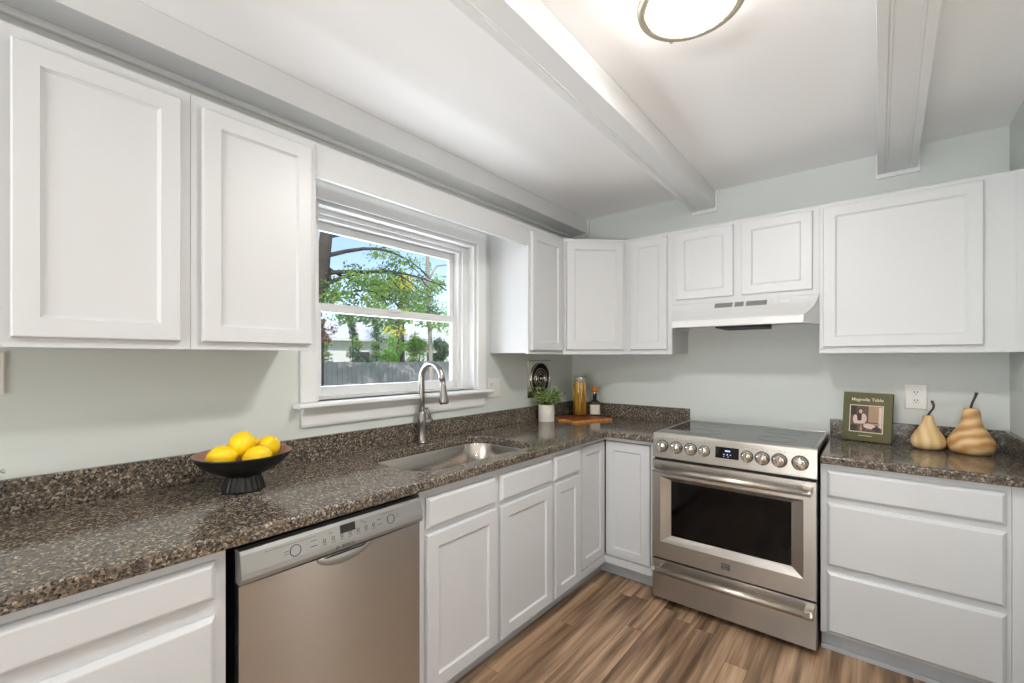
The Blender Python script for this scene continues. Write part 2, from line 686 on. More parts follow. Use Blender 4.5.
w.box((5.2, -4.6, 2.15), (5.3, -2.8, ZC), 'far_wall_paint')
struct(w, 'wall_far_right')
w = MB()
w.box((-0.14, -6.1, 0), (0.7, -6.0, ZC), 'far_wall_paint')
w.box((2.7, -6.1, 0), (5.3, -6.0, ZC), 'far_wall_paint')
w.box((0.7, -6.1, 2.15), (2.7, -6.0, ZC), 'far_wall_paint')
struct(w, 'wall_rear')
# unseen patio door and dining window, put in to let fill light enter
d = struct(MB().box((0.705, -6.08, 0.005), (0.78, -6.02, 2.145), 'trim_paint').box((2.62, -6.08, 0.005), (2.695, -6.02, 2.145), 'trim_paint')
           .box((0.78, -6.08, 2.07), (2.62, -6.02, 2.145), 'trim_paint').box((0.78, -6.08, 0.005), (2.62, -6.02, 0.55), 'trim_paint')  # tall lower panel keeps the fill lamp out of the granite reflections
           .box((1.66, -6.08, 0.55), (1.74, -6.02, 2.07), 'trim_paint'), 'added_patio_door')
MB().box((0.78, -6.055, 0.55), (1.66, -6.05, 2.07), 'window_glass').box((1.74, -6.055, 0.55), (2.62, -6.05, 2.07), 'window_glass').build('pane', d)
d = struct(MB().box((5.22, -4.595, 0.855), (5.28, -4.53, 2.145), 'trim_paint').box((5.22, -2.87, 0.855), (5.28, -2.805, 2.145), 'trim_paint')
           .box((5.22, -4.53, 2.08), (5.28, -2.87, 2.145), 'trim_paint').box((5.22, -4.53, 0.855), (5.28, -2.87, 0.92), 'trim_paint')
           .box((5.22, -3.73, 0.92), (5.28, -3.67, 2.08), 'trim_paint'), 'added_dining_window')
MB().box((5.247, -4.53, 0.92), (5.252, -3.73, 2.08), 'window_glass').box((5.247, -3.67, 0.92), (5.252, -2.87, 2.08), 'window_glass').build('pane', d)

# ------------------------------------------------------------------ ceiling beams


def beam(name, x0, x1, n0, n1, lips):
    """a boxed beam; x0..x1 at the back wall, n0..n1 from two metres out"""
    def bar(m, l, r, z0, z1):
        # l, r: offsets from the left / right edge given as ('l'|'r', d)
        def X(side, d, near):
            return ({'l': n0, 'r': n1} if near else {'l': x0, 'r': x1})[side] + d
        rows = []
        for y, near in ((-0.014, 0), (-2.1, 1), (-5.99, 1)):
            a_, b_ = X(l[0], l[1], near), X(r[0], r[1], near)
            rows.append([(a_, y, z0), (b_, y, z0), (b_, y, z1), (a_, y, z1)])
        m.rings(rows, 'trim_paint', smooth=False)
    b = MB()
    bar(b, ('l', 0), ('r', 0), 2.343, ZC - 0.001)
    o = struct(b, name, bevel=0.002)
    if lips:
        m = MB()
        if 'l' in lips:
            bar(m, ('l', -0.010), ('l', 0.020), 2.338, 2.352)
            bar(m, ('l', 0.020), ('l', 0.030), 2.340, 2.346)
        if 'r' in lips:
            bar(m, ('r', -0.020), ('r', 0.008), 2.338, 2.352)
            bar(m, ('r', -0.030), ('r', -0.020), 2.340, 2.346)
        m.build('edge_strip', o, bevel=0.002)
    return o


def beam_collar(name, x0, x1, left=True):
    c = MB()
    c.box((x0, -0.014, 2.318), (x1, -0.001, 2.341), 'trim_paint')
    c.box((x1 - 0.014, -0.014, 2.341), (x1, -0.001, ZC - 0.001), 'trim_paint')
    if left:
        c.box((x0, -0.014, 2.341), (x0 + 0.014, -0.001, ZC - 0.001), 'trim_paint')
    struct(c, name, bevel=0.0015)


b = MB()
b.prism([(0.001, 2.341), (0.145, 2.341), (0.145, ZC - 0.001), (0.001, ZC - 0.001)],
        lambda x, z: (x, -6.0 + .001, z), lambda x, z: (x, -0.014, z), 'trim_paint')
b.prism([(0.001, 2.322), (0.016, 2.322), (0.022, 2.330), (0.022, 2.341), (0.001, 2.341)],
        lambda x, z: (x, -6.0 + .001, z), lambda x, z: (x, -0.014, z), 'trim_paint')
struct(b, 'trim_1', bevel=0.0015)
beam_collar('trim_2', 0.001, 0.158, False)
beam('trim_3', 0.962, 1.092, 1.000, 1.106, 'l')
beam_collar('trim_4', 0.945, 1.108)
beam('trim_5', 1.923, 2.062, 1.906, 2.020, 'lr')
beam_collar('trim_6', 1.905, 2.082)

# ------------------------------------------------------------------ kitchen window
w = MB()
w.box((0.0005, WY0 - 0.068, WZ0), (0.020, WY0, WZ1 + 0.075), 'trim_paint')
w.box((0.0005, WY1, WZ0), (0.020, WY1 + 0.072, WZ1 + 0.075), 'trim_paint')
w.box((0.0005, WY0, WZ1), (0.020, WY1, WZ1 + 0.075), 'trim_paint')
struct(w, 'trim_7', bevel=0.003)
w = MB()   # stool and apron
w.prism([(-0.10, 1.143), (0.062, 1.143), (0.068, 1.149), (0.068, 1.159), (0.062, 1.165), (-0.10, 1.165)],
        lambda x, z: (x, WY0 + 0.001, z), lambda x, z: (x, WY1 - 0.001, z), 'trim_paint')
for a, c in ((-2.236, WY0 + 0.001), (WY1 - 0.001, -1.034)):
    w.prism([(0.0005, 1.143), (0.062, 1.143), (0.068, 1.149), (0.068, 1.159), (0.062, 1.165), (0.0005, 1.165)],
            lambda x, z: (x, a, z), lambda x, z: (x, c, z), 'trim_paint')
w.prism([(0.0005, 1.058), (0.012, 1.058), (0.016, 1.070), (0.016, 1.112), (0.034, 1.134), (0.040, 1.142), (0.0005, 1.142)],
        lambda x, z: (x, -2.203, z), lambda x, z: (x, -1.062, z), 'trim_paint')
struct(w, 'trim_8', bevel=0.0015)

win = MB()   # jamb liner
win.box((-0.139, WY0 + 0.0005, WZ0 + .0005), (0.0, WY0 + 0.018, WZ1 - .0005), 'trim_paint')
win.box((-0.139, WY1 - 0.018, WZ0 + .0005), (0.0, WY1 - 0.0005, WZ1 - .0005), 'trim_paint')
win.box((-0.139, WY0 + 0.018, WZ1 - 0.018), (0.0, WY1 - 0.018, WZ1 - .0005), 'trim_paint')
win = struct(win, 'window_1', bevel=0.001)
A0, A1 = WY0 + 0.018, WY1 - 0.018
f = MB()
for (x0, x1, t) in ((-0.138, -0.070, 0.040), (-0.070, -0.050, 0.0225)):
    f.box((x0, A0, WZ0 + 0.001), (x1, A0 + t - 0.022, WZ1 - 0.018), 'trim_paint')
    f.box((x0, A1 - t - 0.022, WZ0 + 0.001), (x1, A1, WZ1 - 0.018), 'trim_paint')
    f.box((x0, A0 + t - 0.022, WZ1 - 0.018 - t), (x1, A1 - t - 0.022, WZ1 - 0.018), 'trim_paint')
    f.box((x0, A0 + t - 0.022, WZ0 + 0.001), (x1, A1 - t - 0.022, WZ0 + 0.010), 'trim_paint')
f.build('window_frame', win, bevel=0.0015)


def sash(name, x0, x1, y0, y1, z0, z1, st, rb, rt):
    s_ = MB()
    s_.box((x0, y0, z0), (x1, y0 + st, z1), 'trim_paint')
    s_.box((x0, y1 - st, z0), (x1, y1, z1), 'trim_paint')
    s_.box((x0, y0 + st, z0), (x1, y1 - st, z0 + rb), 'trim_paint')
    s_.box((x0, y0 + st, z1 - rt), (x1, y1 - st, z1), 'trim_paint')
    o = s_.build(name, win, bevel=0.003)
    xm = (x0 + x1) / 2
    MB().box((xm - 0.002, y0 + st - 0.003, z0 + rb - 0.003), (xm + 0.002, y1 - st + 0.003, z1 - rt + 0.003), 'window_glass').build('pane', o)
    return o


B0, B1 = A0 + 0.0185, A1 - 0.0625
sash('lower_sash', -0.113, -0.086, B0, B1, 1.176, 1.612, 0.038, 0.048, 0.040)
us = sash('upper_sash', -0.137, -0.1135, B0, B1, 1.574, 1.996, 0.034, 0.030, 0.040)
MB().box((-0.086, -1.70, 1.600), (-0.072, -1.63, 1.618), 'trim_paint').build('sash_lock', win, bevel=0.003)

# ------------------------------------------------------------------ cabinet doors


def F_left(x0):
    return lambda a, n, z: (x0 + n, a, z)


def F_back(y0):
    return lambda a, n, z: (a, y0 - n, z)


def rectrings(mb, F, specs, mat):
    rows = [[F(a0, n, z0), F(a1, n, z0), F(a1, n, z1), F(a0, n, z1)] for a0, a1, z0, z1, n in specs]
    mb.rings(rows, mat, smooth=False)


def door_panel(parent, F, a0, a1, z0, z1, th=0.019, st=0.053, name='door', label=None, mat='cabinet_paint'):
    mb = MB()
    sp = [(a0, a1, z0, z1, 0.0006)]

    def ins(i, n):
        sp.append((a0 + i, a1 - i, z0 + i, z1 - i, n))
    ins(0, th - 0.006)
    ins(0.0015, th - 0.0015)
    ins(0.004, th)
    ins(st, th)
    ins(st + 0.002, th - 0.003)
    ins(st + 0.006, th - 0.006)
    ins(st + 0.008, th - 0.0075)
    rectrings(mb, F, sp, mat)
    o = mb.build(name, parent)
    if label:
        o['label'] = label
    return o


def slab_front(parent, F, a0, a1, z0, z1, th=0.019, name='drawer_front'):
    mb = MB()
    sp = [(a0, a1, z0, z1, 0.0006)]

    def ins(i, n):
        sp.append((a0 + i, a1 - i, z0 + i, z1 - i, n))
    ins(0, th - 0.012)
    ins(0.002, th - 0.009)
    ins(0.011, th - 0.001)
    ins(0.014, th)
    rectrings(mb, F, sp, mat='cabinet_paint')
    return mb.build(name, parent)


# ------------------------------------------------------------------ base cabinets
ZF0, ZF1 = 0.096, 0.8755


def base_cab_left(label, y0, y1, fronts, group='white base cabinets'):
    t = thing('base_cabinet', label, 'cabinet', (0.3, (y0 + y1) / 2, 0), group)
    m = MB()
    m.box((0.004, y0 + .0001, ZF0), (0.590, y1 - .0001, 0.870), 'cabinet_paint')
    m.build('body', t)
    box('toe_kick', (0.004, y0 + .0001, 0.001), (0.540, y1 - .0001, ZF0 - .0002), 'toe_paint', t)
    box('face_frame', (0.5902, y0 + .0001, ZF0), (0.610, y1 - .0001, ZF1), 'cabinet_paint', t, bevel=0.0004)
    F = F_left(0.610)
    for kind, a0, a1, z0, z1 in fronts:
        (door_panel if kind == 'd' else slab_front)(t, F, a0, a1, z0, z1)
    return t


def open_box(mb, x0, x1, y0, y1, z0, z1, mat):
    """carcass without a top"""
    mb.box((x0, y0, z0), (x0 + .016, y1, z1), mat)
    mb.box((x0 + .016, y0, z0), (x1, y0 + .016, z1), mat)
    mb.box((x0 + .016, y1 - .016, z0), (x1, y1, z1), mat)
    mb.box((x0 + .016, y0 + .016, z0), (x1, y1 - .016, z0 + .016), mat)


base_cab_left('white drawer base cabinet left of the dishwasher, cut by the photo edge', -3.42, -2.682,
              [('s', -3.392, -2.707, 0.752, 0.848), ('s', -3.392, -2.707, 0.420, 0.712), ('s', -3.392, -2.707, 0.112, 0.388)])

# sink base
t = thing('sink_base_cabinet', 'white two-door sink base cabinet right of the dishwasher, false fronts above', 'cabinet', (0.3, -1.63, 0), 'white base cabinets')
m = MB()
open_box(m, 0.004, 0.590, -2.0596, -1.2004, ZF0, 0.870, 'cabinet_paint')
m.build('body', t)
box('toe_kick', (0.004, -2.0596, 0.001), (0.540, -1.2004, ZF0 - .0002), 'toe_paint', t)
box('face_frame', (0.5902, -2.0596, ZF0), (0.610, -1.2004, ZF1), 'cabinet_paint', t, bevel=0.001)
F = F_left(0.610)
slab_front(t, F, -2.033, -1.647, 0.722, 0.840, name='false_front')
slab_front(t, F, -1.616, -1.215, 0.722, 0.840, name='false_front')
door_panel(t, F, -2.033, -1.645, 0.112, 0.702)
door_panel(t, F, -1.616, -1.215, 0.112, 0.702)

base_cab_left('narrow white base cabinet with one drawer between sink base and inner corner', -1.1996, -0.9246,
              [('s', -1.188, -0.938, 0.722, 0.846), ('d', -1.188, -0.938, 0.112, 0.706)])

# inner corner cabinet with two inset doors
t = thing('corner_base_cabinet', 'white corner base cabinet with two inset doors meeting at right angles', 'cabinet', (0.3, -0.3, 0), 'white base cabinets')
m = MB()
m.box((0.004, -0.9238, ZF0), (0.585, -0.004, 0.870), 'cabinet_paint')
m.box((0.585, -0.585, ZF0), (0.932, -0.004, 0.870), 'cabinet_paint')
m.build('body', t)
m = MB()
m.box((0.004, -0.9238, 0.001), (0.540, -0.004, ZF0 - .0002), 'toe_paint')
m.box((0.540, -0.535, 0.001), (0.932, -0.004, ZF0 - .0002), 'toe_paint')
m.build('toe_kick', t)
m = MB()   # face frame with open door bays
for z0, z1 in ((ZF0, 0.140), (0.853, ZF1)):
    m.box((0.590, -0.9238, z0), (0.610, -0.610, z1), 'cabinet_paint')
    m.box((0.590, -0.610, z0), (0.932, -0.590, z1), 'cabinet_paint')
m.box((0.590, -0.9238, 0.140), (0.610, -0.902, 0.853), 'cabinet_paint')
m.box((0.900, -0.610, 0.140), (0.932, -0.590, 0.853), 'cabinet_paint')
m.build('face_frame', t)
m = MB()
m.box((0.586, -0.9235, 0.1405), (0.589, -0.586, 0.8525), 'dark_slot')
m.box((0.586, -0.589, 0.1405), (0.931, -0.586, 0.8525), 'dark_slot')
m.build('door_gap_shade', t)  # dark sheet painted as the shade in the door gaps
door_panel(t, F_left(0.5905), -0.897, -0.6125, 0.145, 0.847)
door_panel(t, F_back(-0.5905), 0.6125, 0.893, 0.145, 0.847)

# three drawer base right of the range
t = thing('drawer_cabinet', 'wide white base cabinet with three drawers right of the steel range', 'cabinet', (2.04, -0.3, 0), 'white base cabinets')
box('body', (1.7065, -0.590, ZF0), (2.386, -0.004, 0.870), 'cabinet_paint', t)
m = MB()
m.box((1.7065, -0.556, 0.001), (2.386, -0.004, ZF0 - .0002), 'toe_paint')
m.prism([(-0.556, 0.001), (-0.570, 0.001), (-0.570, 0.014), (-0.566, 0.020), (-0.556, 0.020)],
        lambda y, z: (1.7065, y, z), lambda y, z: (2.386, y, z), 'toe_paint')
m.build('toe_kick', t)
box('face_frame', (1.7065, -0.610, ZF0), (2.300, -0.5902, ZF1), 'cabinet_paint', t, bevel=0.001)
box('filler_strip', (2.3005, -0.613, ZF0), (2.390, -0.5902, ZF1), 'cabinet_paint', t, bevel=0.002)
F = F_back(-0.610)
slab_front(t, F, 1.731, 2.286, 0.722, 0.846)
slab_front(t, F, 1.731, 2.286, 0.411, 0.697)
slab_front(t, F, 1.731, 2.286, 0.108, 0.384)

# ------------------------------------------------------------------ worktops
CT0, CT1 = 0.8762, 0.914


def rounded_rect(x0, x1, y0, y1, r, seg=8, rs=None):
    pts = []
    rs = rs or (r, r, r, r)
    for (cx, cy, a0, rr) in ((x1 - rs[0], y1 - rs[0], 0, rs[0]), (x0 + rs[1], y1 - rs[1], 90, rs[1]),
                             (x0 + rs[2], y0 + rs[2], 180, rs[2]), (x1 - rs[3], y0 + rs[3], 270, rs[3])):
        for i in range(seg + 1):
            a = radians(a0 + 90 * i / seg)
            pts.append((cx + rr * cos(a), cy + rr * sin(a)))
    return pts


SINK = rounded_rect(0.128, 0.560, -2.005, -1.242, 0.12, 8)


def slab_with_hole(name, outer, hole, z0, z1, mat, bev, parent=None):
    bm = bmesh.new()
    es = []
    for loop in ([outer] + ([hole] if hole else [])):
        vs = [bm.verts.new((x, y, z0)) for x, y in loop]
        for i in range(len(vs)):
            es.append(bm.edges.new((vs[i], vs[(i + 1) % len(vs)])))
    r = bmesh.ops.triangle_fill(bm, edges=es, use_beauty=True)
    fs = [g for g in r['geom'] if isinstance(g, bmesh.types.BMFace)]
    ex = bmesh.ops.extrude_face_region(bm, geom=fs)
    bmesh.ops.translate(bm, vec=(0, 0, z1 - z0), verts=[g for g in ex['geom'] if isinstance(g, bmesh.types.BMVert)])
    bmesh.ops.recalc_face_normals(bm, faces=bm.faces)
    bmesh.ops.dissolve_limit(bm, angle_limit=0.01, verts=bm.verts, edges=bm.edges)
    me = bpy.data.meshes.new(name)
    bm.to_mesh(me)
    bm.free()
    me.materials.append(MATS[mat])
    o = bpy.data.objects.new(name, me)
    COL.objects.link(o)
    if parent:
        o.parent = parent
    b = o.modifiers.new('bevel', 'BEVEL')
    b.width = bev
    b.segments = 3
    b.limit_method = 'ANGLE'
    b.angle_limit = radians(40)
    return o


outer = [(0.002, -3.46), (0.648, -3.46), (0.648, -0.662), (0.662, -0.648), (0.9325, -0.648), (0.9325, -0.002), (0.002, -0.002)]
o = slab_with_hole('countertop', outer, SINK, CT0, CT1, 'granite', 0.008)
tag(o, 'long L-shaped speckled brown granite worktop with the sink cut into it', 'countertop')
bs = MB()
bs.box((0.001, -3.46, CT1 + .0003), (0.021, -0.002, 1.014), 'granite')
bs.box((0.021, -0.022, CT1 + .0003), (0.9325, -0.002, 1.014), 'granite')
bs.build('backsplash', o, bevel=0.002)
outer = [(1.7055, -0.648), (2.3915, -0.648), (2.3915, -0.002), (1.7055, -0.002)]
o = slab_with_hole('countertop', outer, None, CT0, CT1, 'granite', 0.008)
tag(o, 'short speckled brown granite worktop between the range and right wall', 'countertop')
bs = MB()
bs.box((1.7055, -0.022, CT1 + .0003), (2.3915, -0.002, 1.014), 'granite')
bs.box((2.3715, -0.63, CT1 + .0003), (2.3915, -0.022, 1.014), 'granite')
bs.build('backsplash', o, bevel=0.002)

# ------------------------------------------------------------------ sink
t = thing('kitchen_sink', 'undermount stainless steel single bowl sink set in the granite worktop', 'sink', (0.34, -1.62, CT0))
m = MB()


def inset_ring(d, z):
    r_ = max(0.02, 0.12 - d)
    return [(x, y, z) for x, y in rounded_rect(0.128 + d, 0.560 - d, -2.005 + d, -1.242 - d, r_, 8)]


rows = [inset_ring(-0.02, 0.8755), inset_ring(-0.001, 0.8755), inset_ring(0.002, 0.872), inset_ring(0.010, 0.760), inset_ring(0.022, 0.715), inset_ring(0.05, 0.700), inset_ring(0.11, 0.696)]
m.rings(rows, 'sink_steel', cap0=False, cap1=True)
o = m.build('bowl', t)
sol = o.modifiers.new('shell', 'SOLIDIFY')
sol.thickness = 0.0012
sol.offset = -1
m = MB()
m.lathe([(0.055, 0.0), (0.050, 0.004), (0.036, 0.002), (0.034, -0.004), (0.0, -0.004)][::-1], (0.34, -1.62, 0.6985), 'polished_steel', cap=False)
m.build('drain', t)

# ------------------------------------------------------------------ faucet
fx, fy = 0.065, -1.60
t = thing('kitchen_faucet', 'brushed nickel gooseneck faucet behind the sink, under the window', 'faucet', (fx, fy, CT1))
m = MB()
m.lathe([(0.029, 0.0005), (0.029, 0.006), (0.024, 0.010), (0.0205, 0.014), (0.0205, 0.085), (0.0225, 0.092), (0.0235, 0.125), (0.0190, 0.150), (0.0165, 0.170)], (fx, fy, CT1), 'faucet_nickel')
m.build('base', t)
pts = [(fx, fy, CT1 + 0.14), (fx, fy, CT1 + 0.24), (fx, fy, CT1 + 0.335)]
R_ = 0.078
for i in range(1, 15):
    a = pi - pi * i / 15 * 1.02
    pts.append((fx + R_ + R_ * cos(a), fy + 0.0, CT1 + 0.335 + R_ * sin(a)))
pts.append((fx + 2 * R_ + 0.005, fy, CT1 + 0.325))
m = MB()
m.tube(pts, 0.0148, 'faucet_nickel', seg=16)
m.build('spout', t)
m = MB()
hx = fx + 2 * R_ + 0.006
m.tube([(hx, fy, CT1 + 0.328), (hx + 0.002, fy, CT1 + 0.305), (hx + 0.005, fy, CT1 + 0.270), (hx + 0.009, fy, CT1 + 0.225), (hx + 0.010, fy, CT1 + 0.216)],
       [0.0145, 0.0150, 0.0175, 0.0245, 0.0235], 'faucet_nickel', seg=18)
m.tube([(hx + 0.010, fy, CT1 + 0.2165), (hx + 0.0105, fy, CT1 + 0.212)], [0.021, 0.0205], 'black_plastic', seg=18)
m.build('spray_head', t)
m = MB()
m.tube([(fx + 0.004, fy + 0.012, CT1 + 0.108), (fx + 0.006, fy + 0.050, CT1 + 0.108), (fx + 0.006, fy + 0.064, CT1 + 0.107)], [0.0185, 0.0185, 0.014], 'faucet_nickel', seg=16)
m.tube([(fx + 0.006, fy + 0.052, CT1 + 0.112), (fx + 0.006, fy + 0.046, CT1 + 0.14), (fx + 0.004, fy + 0.028, CT1 + 0.178)], [0.009, 0.0085, 0.0095], 'faucet_nickel', seg=10)
m.build('handle', t)

# ------------------------------------------------------------------ dishwasher
Y0, Y1 = -2.658, -2.0705
t = thing('dishwasher', 'stainless steel dishwasher with grey control strip under the worktop', 'dishwasher', (0.33, (Y0 + Y1) / 2, 0))
box('body', (0.02, Y0 + 0.004, 0.02), (0.600, Y1 - 0.004, 0.852), 'black_plastic', t)
m = MB()
rows = []
N = 10
for i in range(N + 1):
    y = Y0 + (Y1 - Y0) * i / N
    bow = 0.004 * (1 - (2 * i / N - 1) ** 2)
    rows.append([(0.601, y, 0.105), (0.626 + bow, y, 0.105), (0.628 + bow, y, 0.120), (0.628 + bow, y, 0.764), (0.601, y, 0.764)])
m.rings(rows, 'steel', smooth=False)
m.build('door_panel', t)
m = MB()
prof = [(0.601, 0.767), (0.632, 0.767), (0.644, 0.774), (0.648, 0.786), (0.6465, 0.800), (0.638, 0.846), (0.632, 0.856), (0.601, 0.856)]
m.prism(prof, lambda x, z: (x, Y0, z), lambda x, z: (x, Y1, z), 'fascia_grey')
cp = m.build('control_panel', t, bevel=0.002)


def fas(a, n, z):      # point on the sloped fascia
    x = 0.6465 + (0.638 - 0.6465) * (z - 0.800) / 0.046
    return (x + n, a, z)


def fascia_mark(mb, a0, a1, z0, z1, mat='marking_grey', n=0.0006):
    rectrings(mb, fas, [(a0, a1, z0, z1, -0.001), (a0, a1, z0, z1, n)], mat)


m = MB()
fascia_mark(m, -2.385, -2.335, 0.822, 0.846, 'black_plastic', 0.0012)
m.build('display', cp)
m = MB()
for yc, r_ in ((-2.520, 0.0150), (-2.205, 0.0140)):
    m.torus(fas(yc, 0.001, 0.818), r_, 0.0011, 'marking_grey', nrm=(1, 0, 0.18), seg=28, s2=6)
for k in range(7):
    yc = -2.436 + k * 0.0275
    fascia_mark(m, yc - 0.007, yc + 0.007, 0.806, 0.8072)
    fascia_mark(m, yc - 0.006, yc + 0.006, 0.8115, 0.8127)
for yc in (-2.47, -2.465, -2.25, -2.247):
    fascia_mark(m, yc - 0.008, yc + 0.008, 0.812, 0.8135)
    fascia_mark(m, yc - 0.006, yc + 0.006, 0.827, 0.8283)
for yc, z in ((-2.545, 0.814), (-2.545, 0.821), (-2.415, 0.833), (-2.31, 0.838), (-2.30, 0.832), (-2.178, 0.818), (-2.178, 0.825)):
    fascia_mark(m, yc - 0.006, yc + 0.006, z, z + 0.0014)
fascia_mark(m, -2.60, -2.46, 0.838, 0.8388)
fascia_mark(m, -2.24, -2.19, 0.840, 0.841)
m.build('panel_markings', cp)
for k in range(7):
    m = MB()
    yc = -2.436 + k * 0.0275
    m.torus(fas(yc, 0.0005, 0.8185), 0.0042, 0.0008, 'marking_grey', nrm=(1, 0, 0.18), seg=14, s2=5)
    m.build('button', cp)
m = MB()
text_mesh(m, 'BOSCH', 0.0125, 'marking_grey', lambda x, y: (0.6495, -2.362 + x, 0.7865 + y), bold=0.0002)
m.torus((0.6492, -2.398, 0.7865), 0.0042, 0.0008, 'marking_grey', nrm=(1, 0, 0), seg=16, s2=5)
m.build('logo', cp)
m = MB()   # scooped finger pull
yc = -2.366
n_ = 20
rows = []
for i in range(n_ + 1):
    a = pi * i / n_
    y = yc - 0.088 * cos(a)
    dz = 0.040 * sin(a)
    rows.append([(0.6305, y, 0.766), (0.642, y, 0.766), (0.6375, y, 0.766 - dz * 0.8), (0.6305, y, 0.766 - dz)])
m.rings(rows, 'fascia_grey', smooth=True)
m.build('handle', t)
m = MB()
m.poly([(0.6435, yc - 0.074, 0.7672), (0.6435, yc + 0.074, 0.7672), (0.6420, yc + 0.06, 0.7610), (0.6418, yc - 0.06, 0.7610)], 'dark_slot')
m.build('pull_shade', t)  # flat dark patch painted as shade inside the finger pull
box('kick_plate', (0.02, Y0 + 0.004, 0.002), (0.57, Y1 - 0.004, 0.10), 'black_plastic', t)

# ------------------------------------------------------------------ range
RX0, RX1 = 0.9365, 1.6990
t = thing('kitchen_range', 'stainless steel slide-in electric range with black glass cooktop', 'range', ((RX0 + RX1) / 2, -0.35, 0))
box('body', (RX0 + 0.002, -0.645, 0.035), (RX1 - 0.002, -0.03, 0.918), 'black_plastic', t)
m = MB()
m.box((RX0, -0.652, 0.919), (RX0 + 0.016, -0.026, 0.940), 'steel_horizontal')
m.box((RX1 - 0.016, -0.652, 0.919), (RX1, -0.026, 0.940), 'steel_horizontal')
m.box((RX0 + 0.016, -0.652, 0.919), (RX1 - 0.016, -0.628, 0.940), 'steel_horizontal')
m.box((RX0 + 0.016, -0.042, 0.919), (RX1 - 0.016, -0.026, 0.940), 'steel_horizontal')
m.build('cooktop_frame', t, bevel=0.0015)
ck = box('cooktop', (RX0 + 0.0162, -0.6278, 0.919), (RX1 - 0.0162, -0.0422, 0.9385), 'cooktop_glass', t)
for cx, cy, r_ in ((1.13, -0.47, 0.11), (1.51, -0.47, 0.085), (1.13, -0.19, 0.075), (1.51, -0.19, 0.10), (1.13, -0.47, 0.075)):
    m = MB()
    m.torus((cx, cy, 0.9386), r_, 0.0006, 'burner_mark', seg=48, s2=4)
    m.build('burner_ring', ck)
m = MB()
prof = [(-0.6525, 0.939), (-0.646, 0.919), (-0.646, 0.806), (-0.674, 0.806), (-0.674, 0.812), (-0.660, 0.936), (-0.657, 0.940)]
m.prism(prof, lambda y, z: (RX0, y, z), lambda y, z: (RX1, y, z), 'steel_horizontal')
cp = m.build('control_panel', t, bevel=0.001)


def pan(a, n, z):
    return (a, -0.674 + 0.014 * (z - 0.812) / 0.124 - n, z)


m = MB()
rectrings(m, pan, [(1.265, 1.375, 0.846, 0.902, -0.001), (1.265, 1.375, 0.846, 0.902, 0.0015)], 'black_glass')
dsp = m.build('display', cp)
m = MB()
for (a, z, w_, h_) in ((1.323, 0.884, 0.024, 0.007), (1.306, 0.866, 0.006, 0.004), (1.322, 0.866, 0.006, 0.004), (1.337, 0.866, 0.006, 0.004), (1.306, 0.856, 0.004, 0.003), (1.326, 0.856, 0.004, 0.003)):
    rectrings(m, pan, [(a - w_ / 2, a + w_ / 2, z - h_ / 2, z + h_ / 2, 0.0014), (a - w_ / 2, a + w_ / 2, z - h_ / 2, z + h_ / 2, 0.0019)], 'display_blue')
m.build('digits', dsp)
m = MB()
for kx in (0.990, 1.066, 1.141, 1.211, 1.412, 1.478, 1.550, 1.633):
    for dx, dz in ((0, 0.042), (-0.022, 0.037), (0.022, 0.037)):
        rectrings(m, pan, [(kx + dx - 0.004, kx + dx + 0.004, 0.872 + dz, 0.8735 + dz, -0.001), (kx + dx - 0.004, kx + dx + 0.004, 0.872 + dz, 0.8735 + dz, 0.0006)], 'marking_grey')
m.build('panel_markings', cp)
for kx, kr in ((0.990, .0335), (1.066, .0335), (1.141, .0335), (1.211, .029), (1.412, .029), (1.478, .0335), (1.550, .0335), (1.633, .0345)):
    c = pan(kx, 0.0, 0.871)
    m = MB()
    m.lathe([(kr, 0.0005), (kr, 0.004), (kr * 0.93, 0.006), (kr * .88, 0.006)], c, 'marking_grey', seg=30, axis='y', cap=False)
    m.lathe([(kr * .90, 0.004), (kr * .88, 0.008), (kr * .80, 0.010), (kr * .76, 0.012), (kr * .74, 0.027), (kr * .66, 0.031), (0.0005, 0.032)], c, 'polished_steel', seg=30, axis='y', cap=False)
    kn = m.build('knob', t)
    tl = -0.12 if kx != 1.633 else 0.9
    m = MB()
    m.box((-0.0042, -0.041, -kr * .78), (0.0042, -0.026, kr * .78), 'polished_steel',
          xf=lambda x, y, z: (c[0] + x * cos(tl) - z * sin(tl), c[1] + y, c[2] + x * sin(tl) + z * cos(tl)))
    m.box((-0.0012, -0.0416, kr * .2), (0.0012, -0.0405, kr * .74), 'marking_grey',
          xf=lambda x, y, z: (c[0] + x * cos(tl) - z * sin(tl), c[1] + y, c[2] + x * sin(tl) + z * cos(tl)))
    m.build('knob_grip', kn)
# oven door
m = MB()
FO = F_back(-0.648)
rectrings(m, FO, [(RX0 + .002, RX1 - .002, 0.254, 0.794, 0.0), (RX0 + .002, RX1 - .002, 0.254, 0.794, 0.033), (RX0 + .004, RX1 - .004, 0.256, 0.792, 0.036),
                  (0.984, 1.648, 0.345, 0.706, 0.036), (1.036, 1.600, 0.382, 0.684, 0.016)], 'steel_horizontal')
od = m.build('oven_door', t)
m = MB()
rectrings(m, FO, [(1.037, 1.599, 0.383, 0.683, 0.0162), (1.037, 1.599, 0.383, 0.683, 0.0172)], 'black_glass')
m.build('oven_window', od)
m = MB()
m.box((1.298, -0.6865, 0.287), (1.338, -0.6838, 0.318), 'marking_grey')
text_mesh(m, 'PRO', 0.014, 'fascia_grey', lambda x, y: (1.318 + x, -0.6870, 0.294 + y), bold=0.0003)
for z in (0.305, 0.311):
    m.box((1.302, -0.6868, z), (1.334, -0.6864, z + 0.003), 'fascia_grey')
m.build('logo', od)


